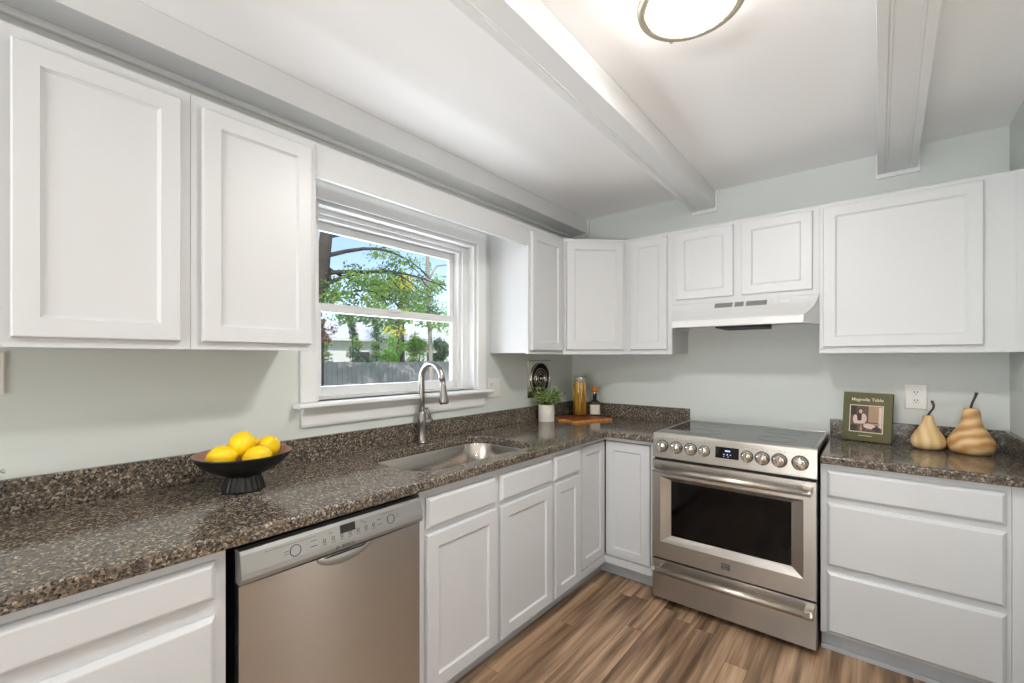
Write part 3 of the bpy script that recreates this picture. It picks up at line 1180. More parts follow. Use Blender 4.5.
def bar_handle(parent, z, x0, x1, yd):
    m = MB()
    m.tube([(x0 + .01, -0.735, z), (x1 - .01, -0.735, z)], 0.0165, 'satin_steel', seg=18)
    h = m.build('handle', parent)
    for xa in (x0, x1 - 0.034):
        m = MB()
        prof = [(yd, z - 0.016), (-0.738, z - 0.017), (-0.748, z - 0.010), (-0.752, z), (-0.748, z + 0.010), (-0.738, z + 0.017), (yd, z + 0.020)]
        m.prism(prof, lambda y, zz: (xa, y, zz), lambda y, zz: (xa + 0.034, y, zz), 'satin_steel')
        m.build('bracket', h, bevel=0.002)
    return h


bar_handle(od, 0.753, 0.964, 1.682, -0.6845)
m = MB()
rectrings(m, FO, [(RX0 + .002, RX1 - .002, 0.034, 0.246, 0.0), (RX0 + .002, RX1 - .002, 0.034, 0.246, 0.033), (RX0 + .004, RX1 - .004, 0.036, 0.244, 0.036)], 'steel_horizontal')
dr = m.build('storage_drawer', t)
bar_handle(dr, 0.207, 0.965, 1.688, -0.6845)
for x in (RX0 + 0.05, RX1 - 0.05):
    for y in (-0.60, -0.08):
        MB().lathe([(0.016, 0.001), (0.016, 0.012), (0.008, 0.014), (0.008, 0.0348)], (x, y, 0), 'black_plastic', seg=14).build('foot', t)

# ------------------------------------------------------------------ wall cabinets
UZ0, UZ1 = 1.3815, 2.150


def wall_cab_left(label, y0, y1, doors):
    t = thing('wall_cabinet', label, 'cabinet', (0.0, (y0 + y1) / 2, UZ0), 'white wall cabinets')
    box('body', (0.002, y0 + .0001, UZ0 + 0.006), (0.286, y1 - .0001, UZ1), 'cabinet_paint', t)
    box('face_frame', (0.2862, y0 + .0001, UZ0), (0.305, y1 - .0001, UZ1), 'cabinet_paint', t, bevel=0.0003)
    for a0, a1 in doors:
        door_panel(t, F_left(0.305), a0, a1, 1.405, 2.116, st=0.048)
    return t


wall_cab_left('large white two-door wall cabinet at the left edge of the photo', -3.50, -2.6772, [(-3.445, -3.092), (-3.036, -2.703)])
wall_cab_left('white single-door wall cabinet just left of the window', -2.6764, -2.2904, [(-2.650, -2.312)])
t = wall_cab_left('narrow white wall cabinet right of the window, brightly lit side', -0.9964, -0.6104, [(-0.974, -0.645)])

# diagonal corner cabinet
t = thing('corner_wall_cabinet', 'white diagonal corner wall cabinet above the board and jar', 'cabinet', (0.2, -0.2, UZ0), 'white wall cabinets')
m = MB()
pl = [(0.002, -0.6096), (0.286, -0.6096), (0.6096, -0.286), (0.6096, -0.002), (0.002, -0.002)]
m.prism(pl, lambda x, y: (x, y, UZ0 + 0.006), lambda x, y: (x, y, UZ1), 'cabinet_paint')
m.build('body', t)
P0 = Vector((0.305, -0.6100, 0))
P1 = Vector((0.6100, -0.305, 0))
DU = (P1 - P0).normalized()
DN = Vector((DU.y, -DU.x, 0))
DL = (P1 - P0).length


def FD(a, n, z):
    q = P0 + DU * a + DN * n
    return (q.x, q.y, z)


m = MB()
pl = [(0.286, -0.6096), (0.305, -0.6096), (0.6096, -0.305), (0.6096, -0.286)]
m.prism(pl, lambda x, y: (x, y, UZ0), lambda x, y: (x, y, UZ1), 'cabinet_paint')
m.build('face_frame', t)
door_panel(t, FD, 0.020, DL - 0.024, 1.412, 2.128, st=0.052)


def wall_cab_back(label, x0, x1, z0, doors, dz=(1.412, 2.128), xtra=None):
    t = thing('wall_cabinet', label, 'cabinet', ((x0 + x1) / 2, 0, z0), 'white wall cabinets')
    box('body', (x0 + .0001, -0.286, z0 + 0.006), (x1 - .0001, -0.002, UZ1), 'cabinet_paint', t)
    box('face_frame', (x0 + .0001, -0.305, z0), (x1 - .0001, -0.2862, UZ1), 'cabinet_paint', t, bevel=0.0003)
    for a0, a1 in doors:
        door_panel(t, F_back(-0.305), a0, a1, dz[0], dz[1], st=0.050)
    return t


wall_cab_back('narrow white wall cabinet between corner cabinet and range hood', 0.6104, 0.917, UZ0, [(0.646, 0.888)])
wall_cab_back('short white two-door wall cabinet mounted above the range hood', 0.9175, 1.6780, 1.690, [(0.945, 1.270), (1.314, 1.650)], dz=(1.716, 2.128))
t = wall_cab_back('widest white single-door wall cabinet, right of the range hood', 1.6785, 2.3910, UZ0, [(1.695, 2.266)], dz=(1.414, 2.128))
box('filler_strip', (2.362, -0.3085, UZ0), (2.3908, -0.3052, UZ1), 'cabinet_paint', t, bevel=0.0003)

# valance over the window
struct(MB().box((0.286, -2.2898, 2.026), (0.305, -0.9970, UZ1), 'cabinet_paint'), 'trim_9', bevel=0.001)

# ------------------------------------------------------------------ range hood
t = thing('range_hood', 'white under-cabinet range hood above the steel range', 'range hood', (1.297, 0, 1.53))
m = MB()
hz = 1.6895
zs = [(1.689, 0.306, 0.0), (1.670, 0.316, 0.003), (1.650, 0.332, 0.009), (1.630, 0.355, 0.016), (1.610, 0.384, 0.026), (1.593, 0.418, 0.037), (1.582, 0.445, 0.046), (1.572, 0.460, 0.052), (1.536, 0.465, 0.053), (1.534, 0.460, 0.053)]
hx0, hx1 = 0.9185, 1.6770
rows = []
for z, d, c in zs:
    rows.append([(hx0, -0.003, z), (hx0, -0.306, z), (hx0 + c, -d, z), (hx1 - c, -d, z), (hx1, -0.306, z), (hx1, -0.003, z)])
rows.append([(hx0 + .012, -0.015, 1.534), (hx0 + .012, -0.30, 1.534), (hx0 + .06, -0.448, 1.534), (hx1 - .06, -0.448, 1.534), (hx1 - .012, -0.30, 1.534), (hx1 - .012, -0.015, 1.534)])
rows.append([(p[0], p[1], 1.556) for p in rows[-1]])
m.rings(rows, 'hood_enamel', smooth=False)
m.build('canopy', t)


def hood_pt(a, n, z):
    for (z1, d1, _), (z0, d0, _) in zip(zs, zs[1:]):
        if z <= z1 and z >= z0:
            d = d0 + (d1 - d0) * (z - z0) / (z1 - z0)
            return (a, -d - n, z)
    return (a, -0.306 - n, z)


m = MB()
for x0, x1 in ((1.172, 1.268), (1.279, 1.326), (1.338, 1.442)):
    rectrings(m, hood_pt, [(x0, x1, 1.650, 1.678, -0.002), (x0, x1, 1.650, 1.678, 0.0012)], 'vent_grey')
    n_ = int((x1 - x0) / 0.008)
m.build('vent_grille', t)
m = MB()
rectrings(m, hood_pt, [(1.475, 1.492, 1.660, 1.670, -0.002), (1.475, 1.492, 1.660, 1.670, 0.002)], 'white_plastic')
rectrings(m, hood_pt, [(1.505, 1.545, 1.660, 1.670, -0.002), (1.505, 1.545, 1.660, 1.670, 0.002)], 'white_plastic')
m.build('switch', t)
m = MB()
m.box((1.20, -0.425, 1.525), (1.44, -0.16, 1.555), 'dark_slot')
m.build('filter', t, bevel=0.004)

# ------------------------------------------------------------------ ceiling lights


def ceiling_light(label, cx, cy, group=None, shade='lamp_glass'):
    t = thing('ceiling_light', label, 'ceiling light', (cx, cy, ZC), group)
    MB().lathe([(0.112, -0.001), (0.112, -0.014), (0.106, -0.016)], (cx, cy, ZC), 'ring_nickel', seg=40).build('ceiling_plate', t)
    MB().lathe([(0.117, -0.090), (0.1165, -0.098), (0.112, -0.104), (0.090, -0.113), (0.05, -0.120), (0.001, -0.122)], (cx, cy, ZC), shade, seg=48, cap=False).build('glass_shade', t)
    MB().lathe([(0.104, -0.0165), (0.119, -0.030), (0.1235, -0.085)], (cx, cy, ZC), 'lamp_glass_side', seg=48, cap=False).build('glass_side', t)
    m = MB()
    rows = []
    for i in range(56):
        a = 2 * pi * i / 56
        rows.append([(cx + r * cos(a), cy + r * sin(a), ZC + z) for r, z in ((0.1245, -0.084), (0.139, -0.083), (0.147, -0.092), (0.144, -0.102), (0.122, -0.106), (0.1175, -0.100))])
    m.rings(rows, 'ring_nickel', loop=True)
    m.build('trim_ring', t)
    for k in range(3):
        a = radians(-128 + 18 + 120 * k)
        m = MB()
        m.ellipsoid((cx + 0.148 * cos(a), cy + 0.148 * sin(a), ZC - 0.097), (0.007, 0.007, 0.007), 'ring_nickel', seg=12, rn=8)
        m.build('finial', t)
    return t


ceiling_light('round nickel-rimmed flush ceiling light glowing between the two right beams', 1.495, -1.808)
ceiling_light('added round flush fill light behind the camera in the kitchen', 1.50, -4.45, 'added fill lights behind the camera', 'fill_lamp_glass')  # added lamp out of view, fills the room with light
ceiling_light('added round flush fill light over the dining side', 3.85, -3.70, 'added fill lights behind the camera', 'fill_lamp_glass')  # second added fill lamp, also out of view

# ------------------------------------------------------------------ exhaust fan in the left wall
t = thing('exhaust_fan', 'chrome square wall exhaust fan with round grille beside the corner', 'fan', (0, -0.465, 1.205))
yc, zc_ = -0.462, 1.208
m = MB()
rectrings(m, F_left(0.0), [(-0.607, -0.318, 1.075, 1.340, 0.0006), (-0.607, -0.318, 1.075, 1.340, 0.006), (-0.601, -0.324, 1.081, 1.334, 0.009)], 'polished_steel')
m.build('cover_plate', t)
m = MB()
m.lathe([(0.112, 0.0092), (0.112, 0.0105), (0.001, 0.0105)], (0.0, yc, zc_), 'black_plastic', seg=48, cap=False, axis='x')
m.build('opening', t)
m = MB()
for r_ in (0.113, 0.072, 0.052, 0.032):
    m.torus((0.0135, yc, zc_), r_, 0.0042 if r_ < .1 else 0.0055, 'polished_steel', nrm=(1, 0, 0), seg=44, s2=6)
for a in range(4):
    an = radians(90 * a + (0 if a % 2 else 0))
    m.tube([(0.0135, yc + 0.006 * cos(an), zc_ + 0.006 * sin(an)), (0.0135, yc + 0.112 * cos(an), zc_ + 0.112 * sin(an))] if a == 2 else
           [(0.0135, yc + 0.006 * cos(an), zc_ + 0.006 * sin(an)), (0.0135, yc + 0.070 * cos(an), zc_ + 0.070 * sin(an))], 0.0022, 'polished_steel', seg=6)
m.lathe([(0.010, 0.010), (0.010, 0.017), (0.006, 0.020), (0.0005, 0.020)], (0, yc, zc_), 'polished_steel', seg=16, cap=False, axis='x')
m.build('grille', t)

# ------------------------------------------------------------------ electric plates


def plate(t, F, a0, a1, z0, z1):
    m = MB()
    rectrings(m, F, [(a0, a1, z0, z1, 0.0006), (a0, a1, z0, z1, 0.004), (a0 + .004, a1 - .004, z0 + .004, z1 - .004, 0.007)], 'white_plastic')
    return m.build('cover_plate', t)


def duplex(t, F, ac, zc):
    for dz in (0.021, -0.021):
        m = MB()
        rectrings(m, F, [(ac - .015, ac + .015, zc + dz - .013, zc + dz + .013, 0.0065), (ac - .014, ac + .014, zc + dz - .012, zc + dz + .012, 0.0085)], 'white_plastic')
        for da in (-0.006, 0.006):
            rectrings(m, F, [(ac + da - .0015, ac + da + .0015, zc + dz - .001, zc + dz + .008, 0.008), (ac + da - .0015, ac + da + .0015, zc + dz - .001, zc + dz + .008, 0.0088)], 'dark_slot')
        rectrings(m, F, [(ac - .002, ac + .002, zc + dz - .009, zc + dz - .005, 0.008), (ac - .002, ac + .002, zc + dz - .009, zc + dz - .005, 0.0088)], 'dark_slot')
        m.build('socket', t)


t = thing('wall_outlet', 'white duplex outlet on the back wall above the gourds', 'outlet', (2.066, 0, 1.156))
plate(t, F_back(0.0), 2.022, 2.110, 1.092, 1.221)
duplex(t, F_back(0.0), 2.066, 1.156)
t = thing('wall_outlet', 'white two-gang outlet and switch plate right of the window sill', 'outlet', (0, -0.965, 1.166))
plate(t, F_left(0.0), -1.026, -0.904, 1.104, 1.230)
duplex(t, F_left(0.0), -0.990, 1.167)
m = MB()
rectrings(m, F_left(0), [(-0.950, -0.928, 1.140, 1.194, 0.006), (-0.950, -0.928, 1.140, 1.194, 0.009), (-0.948, -0.930, 1.142, 1.168, 0.011)], 'white_plastic')
m.build('rocker_switch', t)
t = thing('wall_switch', 'white switch plate on the left wall at the photo edge', 'switch', (0, -3.07, 1.312))
plate(t, F_left(0.0), -3.112, -3.032, 1.252, 1.372)
m = MB()
rectrings(m, F_left(0), [(-3.088, -3.056, 1.280, 1.344, 0.006), (-3.088, -3.056, 1.280, 1.344, 0.009), (-3.086, -3.058, 1.282, 1.312, 0.011)], 'white_plastic')
m.build('rocker_switch', t)

# ------------------------------------------------------------------ bowl of lemons
BX, BY = 0.250, -2.512
t = thing('footed_bowl', 'black footed bowl with fluted base and brown inside, holding lemons', 'bowl', (BX, BY, CT1))
m = MB()
m.lathe([(0.045, 0.052), (0.062, 0.055), (0.098, 0.072), (0.127, 0.095), (0.143, 0.117), (0.146, 0.1225), (0.145, 0.125)], (BX, BY, CT1), 'bowl_black', seg=56, cap=False)
m.lathe([(0.145, 0.125), (0.141, 0.1235), (0.122, 0.100), (0.094, 0.080), (0.06, 0.066), (0.0005, 0.062)], (BX, BY, CT1), 'bowl_inside', seg=56, cap=False)
m.build('basin', t)
m = MB()
m.lathe([(0.063, 0.0008), (0.062, 0.006), (0.056, 0.028), (0.051, 0.044), (0.050, 0.0535)], (BX, BY, CT1), 'bowl_black', seg=120, flute=20, fa=0.035)
m.build('foot', t)


def lemon(label, c, rz, tilt, s=1.0):
    s *= 1.07
    rot = Matrix.Rotation(rz, 3, 'Z') @ Matrix.Rotation(tilt, 3, 'Y')
    a = thing('lemon', label, 'lemon', c, 'lemons in the black bowl')

    def fn(d, q):
        k = abs(d.z)
        if k > 0.86:
            q = q * (1 + 0.10 * ((k - 0.86) / 0.14) ** 1.5)
        q = q * (1 + 0.012 * noise.noise(d * 3 + Vector(c) * 20))
        return q
    m = MB()
    m.ellipsoid(c, (0.0335 * s, 0.0335 * s, 0.0385 * s), 'lemon_peel', rot=rot, fn=fn, seg=32, rn=22)
    m.build('peel', a)
    m = MB()
    q = Vector(c) + rot @ Vector((0, 0, 0.0418 * s))
    m.ellipsoid(q, (0.0045, 0.0045, 0.003), 'lemon_tip', rot=rot, seg=10, rn=6)
    m.build('stem_end', a)


zb = CT1 + 0.076
lemon('yellow lemon lying at the left of the bowl', (BX + 0.005, BY - 0.066, zb + 0.044), 1.0, 1.45, 1.02)
lemon('highest yellow lemon, upright in the middle of the bowl', (BX - 0.008, BY - 0.004, zb + 0.074), 2.2, 0.75, 1.08)
lemon('yellow lemon at the right end of the bowl', (BX - 0.004, BY + 0.080, zb + 0.054), 0.2, 0.75, 1.02)
lemon('yellow lemon half hidden between the highest and the rightmost lemon', (BX - 0.060, BY + 0.040, zb + 0.052), 1.9, 1.3, 1.0)
lemon('lowest yellow lemon at the front rim of the bowl', (BX + 0.056, BY + 0.022, zb + 0.038), 1.5, 1.5, 1.0)

# ------------------------------------------------------------------ plant in white pot
random.seed(4)


def leaf(mb, base, d, L, wd, mat, bend=0.3):
    d = Vector(d).normalized()
    side = d.cross(Vector((0, 0, 1)))
    if side.length < 0.05:
        side = Vector((1, 0, 0))
    side.normalize()
    nrm = side.cross(d).normalized()
    base = Vector(base)
    mid = base + d * L * 0.5 + nrm * L * bend * 0.12
    tip = base + d * L - nrm * L * bend * 0.2
    k = mb.verts([base, mid + side * wd / 2, tip, mid - side * wd / 2, mid - nrm * L * 0.06])
    mb.face((k, k + 1, k + 4), mat)
    mb.face((k + 1, k + 2, k + 4), mat)
    mb.face((k + 2, k + 3, k + 4), mat)
    mb.face((k + 3, k, k + 4), mat)


px, py = 0.117, -0.535
t = thing('potted_plant', 'small green leafy plant in a ribbed white pot near the corner', 'potted plant', (px, py, CT1))
m = MB()
m.lathe([(0.054, 0.0008), (0.055, 0.004), (0.056, 0.118), (0.053, 0.120), (0.051, 0.104), (0.0005, 0.103)], (px, py, CT1), 'pot_white', seg=96, cap=False, flute=24, fa=0.012)
m.lathe([(0.054, 0.0008), (0.0005, 0.0008)], (px, py, CT1), 'pot_white', seg=96, cap=False)
m.build('pot', t)
MB().lathe([(0.0495, 0.1045), (0.03, 0.109), (0.0005, 0.110)], (px, py, CT1), 'soil', seg=30, cap=False).build('soil', t)
m = MB()
st_ = MB()
for i in range(64):
    a = random.uniform(0, 2 * pi)
    el = random.uniform(0.15, 1.0)
    rr = random.uniform(0.05, 0.125)
    tip = Vector((px + 0.02 * cos(a) + rr * cos(a) * (1 - el * 0.35), py + rr * sin(a) * (1 - el * 0.35), CT1 + 0.118 + el * 0.125 * random.uniform(.6, 1.0)))
    tip.x = max(tip.x, 0.07)
    b0 = Vector((px + 0.025 * cos(a), py + 0.025 * sin(a), CT1 + 0.106))
    st_.tube([b0, (b0 + tip) / 2 + Vector((0, 0, 0.015)), tip], 0.0013, 'stem_green', seg=5)
    for k in range(7):
        f_ = 0.35 + 0.65 * k / 6
        q = b0.lerp(tip, f_) + Vector((0, 0, 0.015 * (1 - abs(2 * f_ - 1))))
        da = a + random.uniform(-1.5, 1.5)
        leaf(m, q, (cos(da), sin(da), random.uniform(-0.1, 0.9)), random.uniform(0.032, 0.048), random.uniform(0.016, 0.024), random.choice(['leaf_light', 'leaf_light', 'leaf_dark']))
m.build('foliage', t, recalc=False)
st_.build('stem', t)

# frond peeking in at the left photo edge
qx, qy = 0.16, -3.17
t = thing('potted_fern', 'dark green frond tip above the worktop at the left photo edge', 'potted plant', (qx, qy, CT1))
MB().lathe([(0.050, 0.0008), (0.066, 0.090), (0.062, 0.090), (0.058, 0.080), (0.0005, 0.080)], (qx, qy, CT1), 'brown_ceramic', seg=30, cap=False).build('pot', t)
MB().lathe([(0.057, 0.0815), (0.0005, 0.084)], (qx, qy, CT1), 'soil', seg=30, cap=False).build('soil', t)
m = MB()
for i in range(15):
    a = 2 * pi * i / 15 + 1.5
    ln = 0.112 if i == 0 else random.uniform(0.085, 0.11)
    prev = Vector((qx + 0.02 * cos(a), qy + 0.02 * sin(a), CT1 + 0.085))
    cpts = [prev + Vector((cos(a) * ln * s_, sin(a) * ln * s_, 0.075 * sin(s_ * 2.2))) for s_ in (0.0, .2, .4, .6, .8, 1.0)]
    m.tube(cpts, 0.0012, 'leaf_dark', seg=5)
    for q0, q1 in zip(cpts[1:], cpts[2:]):
        for sg in (-1, 1):
            for u_ in (0, .5):
                leaf(m, q0.lerp(q1, u_), (cos(a + sg * 1.0), sin(a + sg * 1.0), 0.1), 0.024, 0.007, 'leaf_dark')
m.build('foliage', t, recalc=False)

# ------------------------------------------------------------------ board, pasta jar, bottle
FLp, FRp = Vector((0.315, -0.492)), Vector((0.458, -0.192))
du = (FRp - FLp).normalized()
dv = Vector((-du.y, du.x))
Lb, Db = (FRp - FLp).length, 0.285


def bp(a, b, z):
    q = FLp + du * a + dv * b
    return (q.x, q.y, z)


o = MB()
outl = [(0.012, 0), (Lb - 0.012, 0), (Lb, 0.012), (Lb, Db - .012), (Lb - .012, Db), (0.012, Db), (0, Db - 0.012),
        (0, Db / 2 + 0.030), (-0.030, Db / 2 + 0.024), (-0.044, Db / 2 + 0.018), (-0.044, Db / 2 - 0.018), (-0.030, Db / 2 - 0.024), (0, Db / 2 - 0.030), (0, 0.012)]
o.rings([[bp(a, b, CT1 + .0006) for a, b in outl], [bp(a, b, CT1 + .014) for a, b in outl]], 'board_edge', smooth=False, cap1=False)
k = o.verts([bp(a, b, CT1 + .014) for a, b in outl])
o.face(range(k, k + len(outl)), 'board_wood')
o = o.build('cutting_board', loc=bp(Lb / 2, Db / 2, CT1), merge=True)
tag(o, 'reddish-brown wooden serving board with handle lying in the counter corner', 'cutting board')
ZB = CT1 + 0.0145

jx, jy = 0.196, -0.212
t = thing('pasta_jar', 'tall glass jar of golden spaghetti standing on the wooden board', 'jar', (jx, jy, ZB))
MB().lathe([(0.052, 0.0006), (0.054, 0.004), (0.054, 0.283), (0.052, 0.290), (0.0500, 0.290), (0.051, 0.282), (0.051, 0.008), (0.0005, 0.006)], (jx, jy, ZB), 'jar_glass', seg=40, cap=False).build('glass', t)
MB().lathe([(0.049, 0.262), (0.049, 0.291), (0.055, 0.292), (0.055, 0.303), (0.050, 0.306), (0.0005, 0.306)], (jx, jy, ZB), 'jar_glass', seg=40, cap=False).lathe([(0.0005, 0.262), (0.046, 0.262), (0.046, 0.284), (0.0005, 0.284)], (jx, jy, ZB), 'jar_lid', seg=32, cap=False).build('lid', t)
random.seed(9)
m = MB()
for i in range(84):
    a = random.uniform(0, 2 * pi)
    r_ = 0.046 * math.sqrt(random.random())
    if i < 64:
        r_ = random.uniform(0.040, 0.0465)
    tw = random.uniform(-0.9, 0.9)
    h = random.uniform(0.238, 0.256)
    a2 = a + tw
    m.tube([(jx + r_ * cos(a), jy + r_ * sin(a), ZB + 0.010), (jx + r_ * cos((a + a2) / 2) * max(.75, cos(tw / 2)), jy + r_ * sin((a + a2) / 2) * max(.75, cos(tw / 2)), ZB + h / 2), (jx + r_ * cos(a2), jy + r_ * sin(a2), ZB + h)], 0.0036, random.choice(['pasta', 'pasta', 'pasta_dark']), seg=5)
m.lathe([(0.034, 0.010), (0.034, 0.236)], (jx, jy, ZB), 'pasta_dark', seg=20)
tag(m.build('spaghetti', t), kind='stuff')

vx, vy = 0.276, -0.128
t = thing('bottle', 'dark square bottle with white label and amber stopper on the board', 'bottle', (vx, vy, ZB))
m = MB()
rows = []
for hw, z, r_ in ((0.033, 0.0008, .008), (0.036, 0.004, .010), (0.036, 0.092, .010), (0.033, 0.103, .012), (0.022, 0.113, .015), (0.0135, 0.120, .0134), (0.0125, 0.165, .0124), (0.0145, 0.166, .0144), (0.0145, 0.172, .0144)):
    ca, sa = cos(0.55), sin(0.55)
    rows.append([(vx + x * ca - y * sa, vy + x * sa + y * ca, ZB + z) for x, y in rounded_rect(-hw, hw, -hw, hw, r_, 4)])
m.rings(rows, 'bottle_dark', smooth=False)
m.build('glass', t, angle=60)
m = MB()
rows = []
for hw, z in ((0.0364, 0.010), (0.0366, 0.0105), (0.0366, 0.082), (0.0364, 0.0825)):
    rows.append([(vx + x * ca - y * sa, vy + x * sa + y * ca, ZB + z) for x, y in rounded_rect(-hw, hw, -hw, hw, .010, 4)])
m.rings(rows, 'label_paper', smooth=False, cap0=False, cap1=False)
lb = m.build('paper_label', t)
m = MB()
m.lathe([(0.0150, 0.126), (0.0150, 0.160)], (vx, vy, ZB), 'bottle_dark', seg=20)
m.build('neck_band', t)
m = MB()
m.lathe([(0.0155, 0.1725), (0.026, 0.174), (0.026, 0.212), (0.0235, 0.216), (0.0005, 0.216)], (vx, vy, ZB), 'cork_wood', seg=24, cap=False)
m.build('stopper', t)

# ------------------------------------------------------------------ book
b0 = Vector((1.762, -0.088, CT1 + .0008))
b1 = Vector((1.965, -0.135, CT1 + .0008))
bu = (b1 - b0).normalized()
bn = Vector((bu.y, -bu.x, 0)).normalized()          # towards the viewer
lean = radians(9)
bv = (Vector((0, 0, 1)) * cos(lean) - bn * sin(lean)).normalized()
bnn = bu.cross(bv).normalized()
if bnn.y > 0:
    bnn = -bnn
BW, BH, BT = (b1 - b0).length, 0.256, 0.026


def bk(a, n, h):
    q = b0 + Vector((0, 0, BT * sin(lean) * 0 + 0.0)) + bu * a + bv * h - bnn * (BT - n)
    return (q.x, q.y, q.z)


# lift so that the back lower edge rests on the worktop
lift = -min(bk(0, 0, 0)[2], bk(0, BT, 0)[2]) + CT1 + .0008
b0.z += lift
t = thing('cookbook', 'olive green cookbook with cover photo leaning against the backsplash', 'book', tuple((b0 + b1) / 2))
m = MB()
m.box((0, BT - .003, 0), (BW, BT, BH), 'book_cover', xf=lambda x, y, z: bk(x, y, z))
m.box((0, 0, 0), (BW, .003, BH), 'book_cover', xf=lambda x, y, z: bk(x, y, z))
m.box((0, 0.003, 0), (.003, BT - .003, BH), 'book_spine', xf=lambda x, y, z: bk(x, y, z))
m.build('cover', t)
m = MB()
m.box((0.0032, 0.0032, 0.003), (BW - .004, BT - .0032, BH - .003), 'book_pages', xf=lambda x, y, z: bk(x, y, z))
m.build('pages', t)
m = MB()


def bq(a0, a1, h0, h1, mat, n):
    m.poly([bk(a0, BT + n, h0), bk(a1, BT + n, h0), bk(a1, BT + n, h1), bk(a0, BT + n, h1)], mat)


def be(ac, hc, ra, rh, mat, n, rot=0.0):
    m.poly([bk(ac + ra * cos(a) * cos(rot) - rh * sin(a) * sin(rot), BT + n, hc + ra * cos(a) * sin(rot) + rh * sin(a) * cos(rot)) for a in [2 * pi * i / 16 for i in range(16)]], mat)


bq(0.030, 0.174, 0.044, 0.189, 'print_cream', .0004)
bq(0.034, 0.170, 0.048, 0.185, 'photo_brown', .0007)
bq(0.112, 0.170, 0.100, 0.185, 'photo_tan', .0009)
bq(0.155, 0.168, 0.070, 0.180, 'photo_pink', .0011)
bq(0.034, 0.060, 0.135, 0.185, 'photo_dark', .0011)
be(0.056, 0.112, 0.010, 0.024, 'photo_pink', .0013)
be(0.092, 0.118, 0.013, 0.026, 'photo_pink', .0013)
be(0.074, 0.125, 0.010, 0.030, 'photo_dark', .0015)
be(0.075, 0.158, 0.012, 0.014, 'photo_dark', .0015)
be(0.078, 0.155, 0.008, 0.011, 'skin_tone', .0017)
be(0.072, 0.098, 0.024, 0.007, 'photo_pink', .0019)
bq(0.062, 0.160, 0.086, 0.094, 'photo_tan', .0013)
be(0.118, 0.078, 0.026, 0.013, 'photo_pink', .0021, -0.1)
be(0.148, 0.066, 0.018, 0.012, 'photo_dark', .0023)
be(0.082, 0.066, 0.005, 0.018, 'photo_tan', .0021)
be(0.050, 0.066, 0.016, 0.018, 'photo_dark', .0011)
bq(0.072, 0.130, 0.026, 0.0285, 'print_cream', .0006)
m.build('cover_photo', t, recalc=False)
m = MB()
text_mesh(m, 'Magnolia Table', 0.0225, 'print_cream', lambda x, y: bk(BW / 2 + x, BT + .0006, 0.218 + y), bold=0.0004)
m.build('title', t, recalc=False)

# ------------------------------------------------------------------ wooden gourds


def gourd(label, c, prof, mat, stem):
    t = thing('wooden_gourd', label, 'ornament', (c[0], c[1], CT1), 'wooden gourds by the book')
    MB().lathe(prof, (c[0], c[1], CT1 + .0005), mat, seg=48, cap=False).build('body', t)
    m = MB()
    m.tube([(c[0] + x, c[1] + y, CT1 + z) for x, y, z, r_ in stem], [r_ for *_, r_ in stem], 'gourd_stem', seg=10)
    m.build('stem', t)


def smooth(prof, n=4):
    out = []
    P_ = [prof[0]] + prof + [prof[-1]]
    for i in range(1, len(P_) - 2):
        for k in range(n):
            u = k / n
            r = []
            for d_ in (0, 1):
                p0, p1, p2, p3 = (P_[i + j][d_] for j in (-1, 0, 1, 2))
                r.append(0.5 * ((2 * p1) + (-p0 + p2) * u + (2 * p0 - 5 * p1 + 4 * p2 - p3) * u * u + (-p0 + 3 * p1 - 3 * p2 + p3) * u ** 3))
            out.append((max(r[0], 0.0003), r[1]))
    out.append(prof[-1])
    return out


gourd('smaller pale wooden gourd with curved dark stem beside the book', (2.102, -0.150),
      smooth([(0.0003, 0.0), (0.040, 0.001), (0.058, 0.012), (0.0645, 0.036), (0.058, 0.062), (0.042, 0.092), (0.028, 0.120), (0.021, 0.142), (0.020, 0.158), (0.017, 0.163), (0.0003, 0.164)]),
      'gourd_wood_pale', [(0.0, 0, 0.163, .005), (0.006, 0, 0.178, .0045), (0.018, 0, 0.198, .0045), (0.020, 0, 0.214, .005), (0.013, 0, 0.236, .0055)])
gourd('larger wooden gourd with swirling grain and straight stem near the right wall', (2.247, -0.160),
      smooth([(0.0003, 0.0), (0.056, 0.001), (0.073, 0.012), (0.0815, 0.042), (0.074, 0.072), (0.056, 0.104), (0.040, 0.132), (0.033, 0.162), (0.030, 0.190), (0.025, 0.205), (0.020, 0.209), (0.0003, 0.209)]),
      'gourd_wood_grain', [(-0.002, 0, 0.207, .005), (0.004, 0, 0.235, .0045), (0.013, 0, 0.262, .005), (0.018, 0, 0.283, .006)])

# ------------------------------------------------------------------ outside
GZ = -0.55
o = struct(MB().box((-70, -40, GZ - 0.2), (-0.16, 60, GZ), 'lawn'), 'ground')

t = thing('wooden_fence', 'weathered grey board fence across the yard beyond the window', 'fence', (-9.0, 5.0, GZ))
random.seed(3)
m = MB()
y = -1.0
while y < 13:
    h = 1.255 + random.uniform(-0.012, 0.012)
    m.box((-9.01, y, GZ + 0.03), (-8.985 + random.uniform(0, .006), y + 0.135, h), 'fence_wood')
    y += 0.143
m.build('board_panel', t)
m = MB()
for z in (-0.2, 0.95):
    m.box((-9.06, -1.0, z), (-9.012, 13.0, z + 0.09), 'fence_wood')
m.build('rail', t)
for k in range(7):
    box('post', (-9.16, -0.6 + k * 2.2, GZ), (-9.062, -0.5 + k * 2.2, 1.36 if k == 1 else 1.24), 'fence_wood', t)

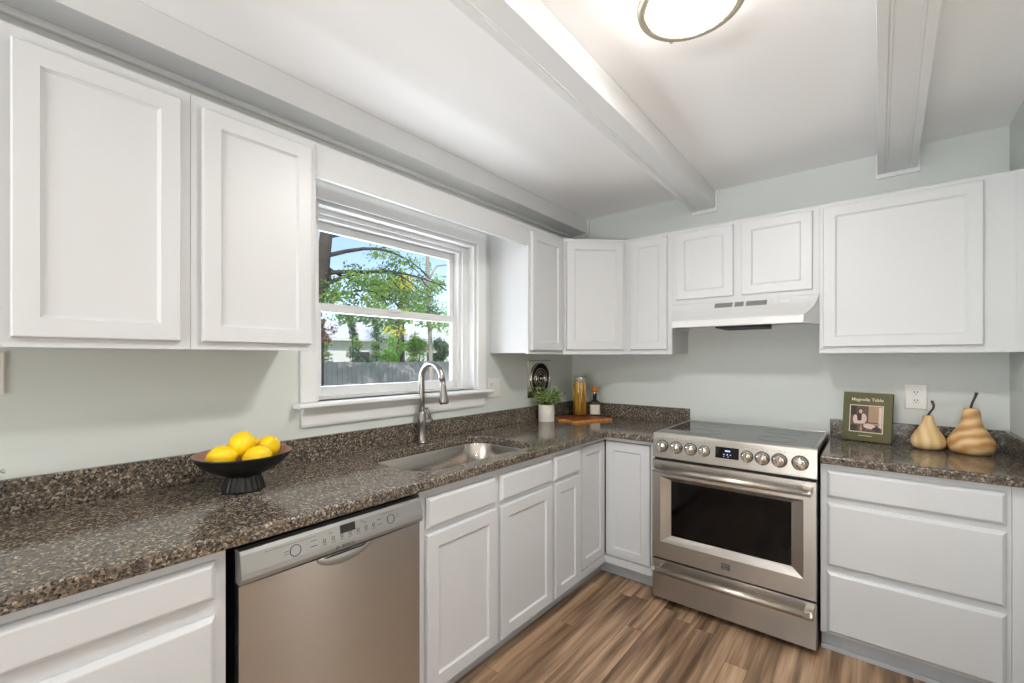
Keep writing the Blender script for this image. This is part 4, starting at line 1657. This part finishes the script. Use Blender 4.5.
t = thing('house', 'white neighbouring house partly hidden by trees beyond the fence', 'house', (-19, 10, GZ))
m = MB()
m.box((-23, 6.5, GZ), (-17, 15.2, 2.3), 'house_siding')
m.build('wall', t)
m = MB()
m.prism([(-17 + .5, 2.28), (-20, 3.35), (-23.5, 2.28), (-23.5, 2.16), (-16.5, 2.16)], lambda x, z: (x, 6.1, z), lambda x, z: (x, 15.6, z), 'house_roof')
m.build('roof', t)
for y in (8.3, 12.6):
    m = MB().box((-16.995, y, 0.7), (-16.95, y + 0.9, 1.75), 'trim_paint')
    wf = m.build('window', t)
    MB().box((-16.95, y + .08, 0.78), (-16.94, y + .82, 1.67), 'house_glass').build('pane', wf)


def leafcloud(mb, c, r, n, mat, size, rnd):
    for _ in range(n):
        while True:
            p = Vector((rnd.uniform(-1, 1), rnd.uniform(-1, 1), rnd.uniform(-1, 1)))
            if p.length < 1:
                break
        p = p * (0.55 + 0.45 * rnd.random())
        q = Vector((c[0] + p.x * r[0], c[1] + p.y * r[1], c[2] + p.z * r[2]))
        n_ = Vector((rnd.gauss(0, 1), rnd.gauss(0, 1), rnd.gauss(0, 1))).normalized()
        u = n_.orthogonal().normalized()
        v = n_.cross(u)
        s = size * rnd.uniform(0.6, 1.3)
        k = mb.verts([q - u * s, q + v * s * .6, q + u * s, q - v * s * .6])
        mb.face((k, k + 1, k + 2, k + 3), mat)


def tree(name, label, base, trunk, branches, clouds, bark, cat='tree', seed=1, size=0.06):
    """trunk/branches: lists of (points, r0, r1); clouds: (centre, radii, count, material)"""
    rnd = random.Random(seed)
    t = thing(name, label, cat, base)
    m = MB()
    for pts, r0, r1 in [trunk] + branches:
        n = len(pts)
        m.tube(pts, [r0 + (r1 - r0) * i / (n - 1) for i in range(n)], bark, seg=8)
    m.build('trunk', t)
    m = MB()
    for c, r, n, mat in clouds:
        leafcloud(m, c, r, n, mat, size, rnd)
    if clouds:
        m.build('foliage', t, recalc=False)
    return t


# big dark trunk at the left of the view, branches reaching right
X0 = -7.0
br = []
rnd = random.Random(11)
main = [(X0, 1.05, GZ), (X0, 1.12, 1.2), (X0, 1.32, 2.1), (X0, 1.52, 2.8), (X0, 1.60, 3.6), (X0, 1.72, 4.6), (X0, 1.8, 6.0)]
for k, (z, L_, dz, th) in enumerate(((2.9, 2.6, .55, .045), (3.15, 3.3, .2, .05), (3.5, 3.2, .5, .05), (2.6, 1.6, .5, .03), (3.9, 3.4, .4, .05), (3.3, 2.2, -.35, .03))):
    p = [Vector((X0, 1.62, z))]
    ang = rnd.uniform(-.3, .3)
    for i in range(7):
        s_ = L_ / 7
        p.append(p[-1] + Vector((sin(ang) * s_ * .6, cos(ang) * s_, dz * s_ * (1.0 - i * .32) + rnd.uniform(-.05, .05))))
        ang += rnd.uniform(-.25, .25)
        if i in (2, 4, 5):
            q = [p[-1]]
            dirz = rnd.choice((-1, 1)) * rnd.uniform(.3, .9)
            for j in range(4):
                q.append(q[-1] + Vector((rnd.uniform(-.1, .1), 0.16, dirz * 0.16 + rnd.uniform(-.05, .05))))
            br.append((q, th * .4, .005))
    br.append((p, th, 0.008))
cl = []
for i in range(60):
    yy = rnd.uniform(1.2, 4.9)
    zz = rnd.uniform(2.15, 3.2) + (0.75 * rnd.random() if rnd.random() < .35 else 0)
    cl.append(((X0 + rnd.uniform(-.6, .6), yy, zz), (0.40, 0.40, 0.24), 90, rnd.choice(['foliage_green', 'foliage_green', 'foliage_dark'])))
tree('oak_tree', 'large dark-trunked tree with arching branches at the left of the window view', (X0, 1.05, GZ), (main, 0.19, 0.11), br, cl, 'bark_dark', seed=5, size=0.038)

# tall slim tree in front of the fence, towards the right
X1 = -7.6
main = [(X1, 5.02, GZ), (X1, 5.00, 0.6), (X1, 4.98, 1.6), (X1, 4.94, 2.3), (X1, 4.90, 3.2), (X1, 4.86, 4.4), (X1, 4.9, 6.2)]
brs = [([(X1, 4.9, 3.5), (X1, 5.2, 3.95), (X1, 5.6, 4.05), (X1, 5.9, 3.8)], .035, .01), ([(X1, 4.9, 3.1), (X1, 4.6, 3.5), (X1, 4.2, 3.7)], .02, .006),
       ([(X1, 4.94, 2.6), (X1, 5.25, 2.9), (X1, 5.6, 3.0)], .018, .006)]
cl = []
for i in range(16):
    cl.append(((X1 + rnd.uniform(-.5, .5), rnd.uniform(4.9, 6.3), rnd.uniform(2.1, 4.3)), (0.34, 0.34, 0.26), 90, rnd.choice(['foliage_green', 'foliage_bright', 'foliage_dark'])))
tree('slim_tree', 'slim pale-barked tree rising in front of the fence behind the faucet', (X1, 5.0, GZ), (main, 0.062, 0.045), brs, cl, 'bark_pale', seed=8, size=0.04)

# yellow-green tree behind
cl = []
for i in range(24):
    cl.append(((-11.5 + rnd.uniform(-.7, .7), rnd.uniform(5.9, 7.5), rnd.uniform(2.2, 4.4)), (0.5, 0.5, 0.4), 110, rnd.choice(['foliage_yellow', 'foliage_yellow', 'foliage_bright', 'foliage_green'])))
tree('maple_tree', 'yellow-green autumn tree standing behind the fence at the middle', (-11.5, 6.7, GZ), ([(-11.5, 6.7, GZ), (-11.5, 6.75, 1.8), (-11.5, 6.8, 3.4)], .10, .04), [], cl, 'bark_dark', seed=12, size=0.055)
# leafy tree, upper middle
cl = []
for i in range(26):
    cl.append(((-14.5 + rnd.uniform(-.8, .8), rnd.uniform(7.4, 10.6), rnd.uniform(3.3, 6.0)), (0.55, 0.55, 0.42), 80, rnd.choice(['foliage_green', 'foliage_bright'])))
tree('tall_tree', 'tall light green tree behind the yellow-green autumn tree', (-14.5, 9.2, GZ), ([(-14.5, 9.2, GZ), (-14.5, 9.2, 2.8), (-14.5, 9.1, 5.4)], .14, .05),
     [([(-14.5, 9.2, 3.4), (-14.5, 8.4, 4.4), (-14.5, 8.0, 5.2)], .05, .015)], cl, 'bark_dark', seed=13, size=0.06)

# bushes just behind the fence
for k, (y, z, r, mat, lab) in enumerate(((5.55, 1.55, .50, 'foliage_bright', 'bright green bush directly behind the fence left of the slim tree'),
                                         (6.55, 1.65, .50, 'foliage_green', 'rounded green bush behind the fence right of the slim tree'),
                                         (7.55, 1.6, .50, 'foliage_dark', 'darker bush behind the fence at the right edge of the window'))):
    cl = []
    for i in range(14):
        cl.append(((-10.1 + rnd.uniform(-.35, .35), y + rnd.uniform(-r, r) * .5, z + rnd.uniform(-.5, .42)), (0.24, 0.24, 0.26), 110, rnd.choice([mat, mat, 'foliage_green'])))
    tree('bush', lab, (-10.1, y, GZ), ([(-10.1, y, GZ), (-10.1, y, 1.3)], .04, .02), [], cl, 'bark_dark', cat='bush', seed=20 + k, size=0.045)

# slender evergreens in front of the white house
for k, (y, top, lab) in enumerate(((3.05, 2.35, 'leftmost slender dark evergreen behind the fence'),
                                   (4.00, 2.55, 'tallest slender evergreen behind the fence, second from left'),
                                   (4.80, 2.45, 'slender evergreen behind the fence next to the bright bush'))):
    cl = []
    for i in range(13):
        f_ = i / 12
        cl.append(((-9.9 + rnd.uniform(-.1, .1), y + rnd.uniform(-.1, .1), 0.9 + (top - 0.9) * f_), (0.34 * (1 - f_ * .6), 0.34 * (1 - f_ * .6), 0.14), 120, rnd.choice(['foliage_dark', 'foliage_dark', 'foliage_green'])))
    tree('evergreen', lab, (-9.9, y, GZ), ([(-9.9, y, GZ), (-9.9, y, top)], .03, .01), [], cl, 'bark_dark', seed=30 + k, size=0.035)
cl = [((-8.3 + rnd.uniform(-.2, .2), 2.25 + rnd.uniform(-.2, .2), 2.0 + rnd.uniform(-.3, .5)), (0.24, 0.24, 0.2), 45, 'foliage_red') for i in range(5)]
tree('red_leaf_tree', 'small reddish-leaved tree in front of the fence at the left edge of the window', (-8.3, 2.25, GZ), ([(-8.3, 2.25, GZ), (-8.3, 2.25, 2.2)], .04, .015), [], cl, 'bark_dark', seed=41, size=0.04)
# distant tree line
for k, (y, x, h, lab) in enumerate(((9.0, -27, 3.9, 'distant green tree above the left part of the white house'),
                                    (15.5, -30, 4.9, 'distant green tree above the right part of the white house'),
                                    (21.5, -26, 5.2, 'broad distant tree right of the white house'),
                                    (14.5, -12.5, 4.6, 'tall tree standing behind the far right end of the fence'),
                                    (-1.5, -14.0, 4.4, 'tall tree standing behind the near left end of the fence'),
                                    (17.6, -17.5, 3.8, 'mid-green tree at the right end of the white house'))):
    cl = []
    for i in range(16):
        cl.append(((x + rnd.uniform(-.8, .8), y + rnd.uniform(-2.4, 2.4) * (.5 if k in (3, 4, 5) else 1), h - 1.0 + rnd.uniform(-1.6, 1.1)), (1.0, 1.0, 0.8), 70, rnd.choice(['foliage_green', 'foliage_dark', 'foliage_bright'])))
    tree('distant_tree', lab, (x, y, GZ), ([(x, y, GZ), (x, y, h)], .16, .06), [], cl, 'bark_dark', seed=50 + k, size=0.11)
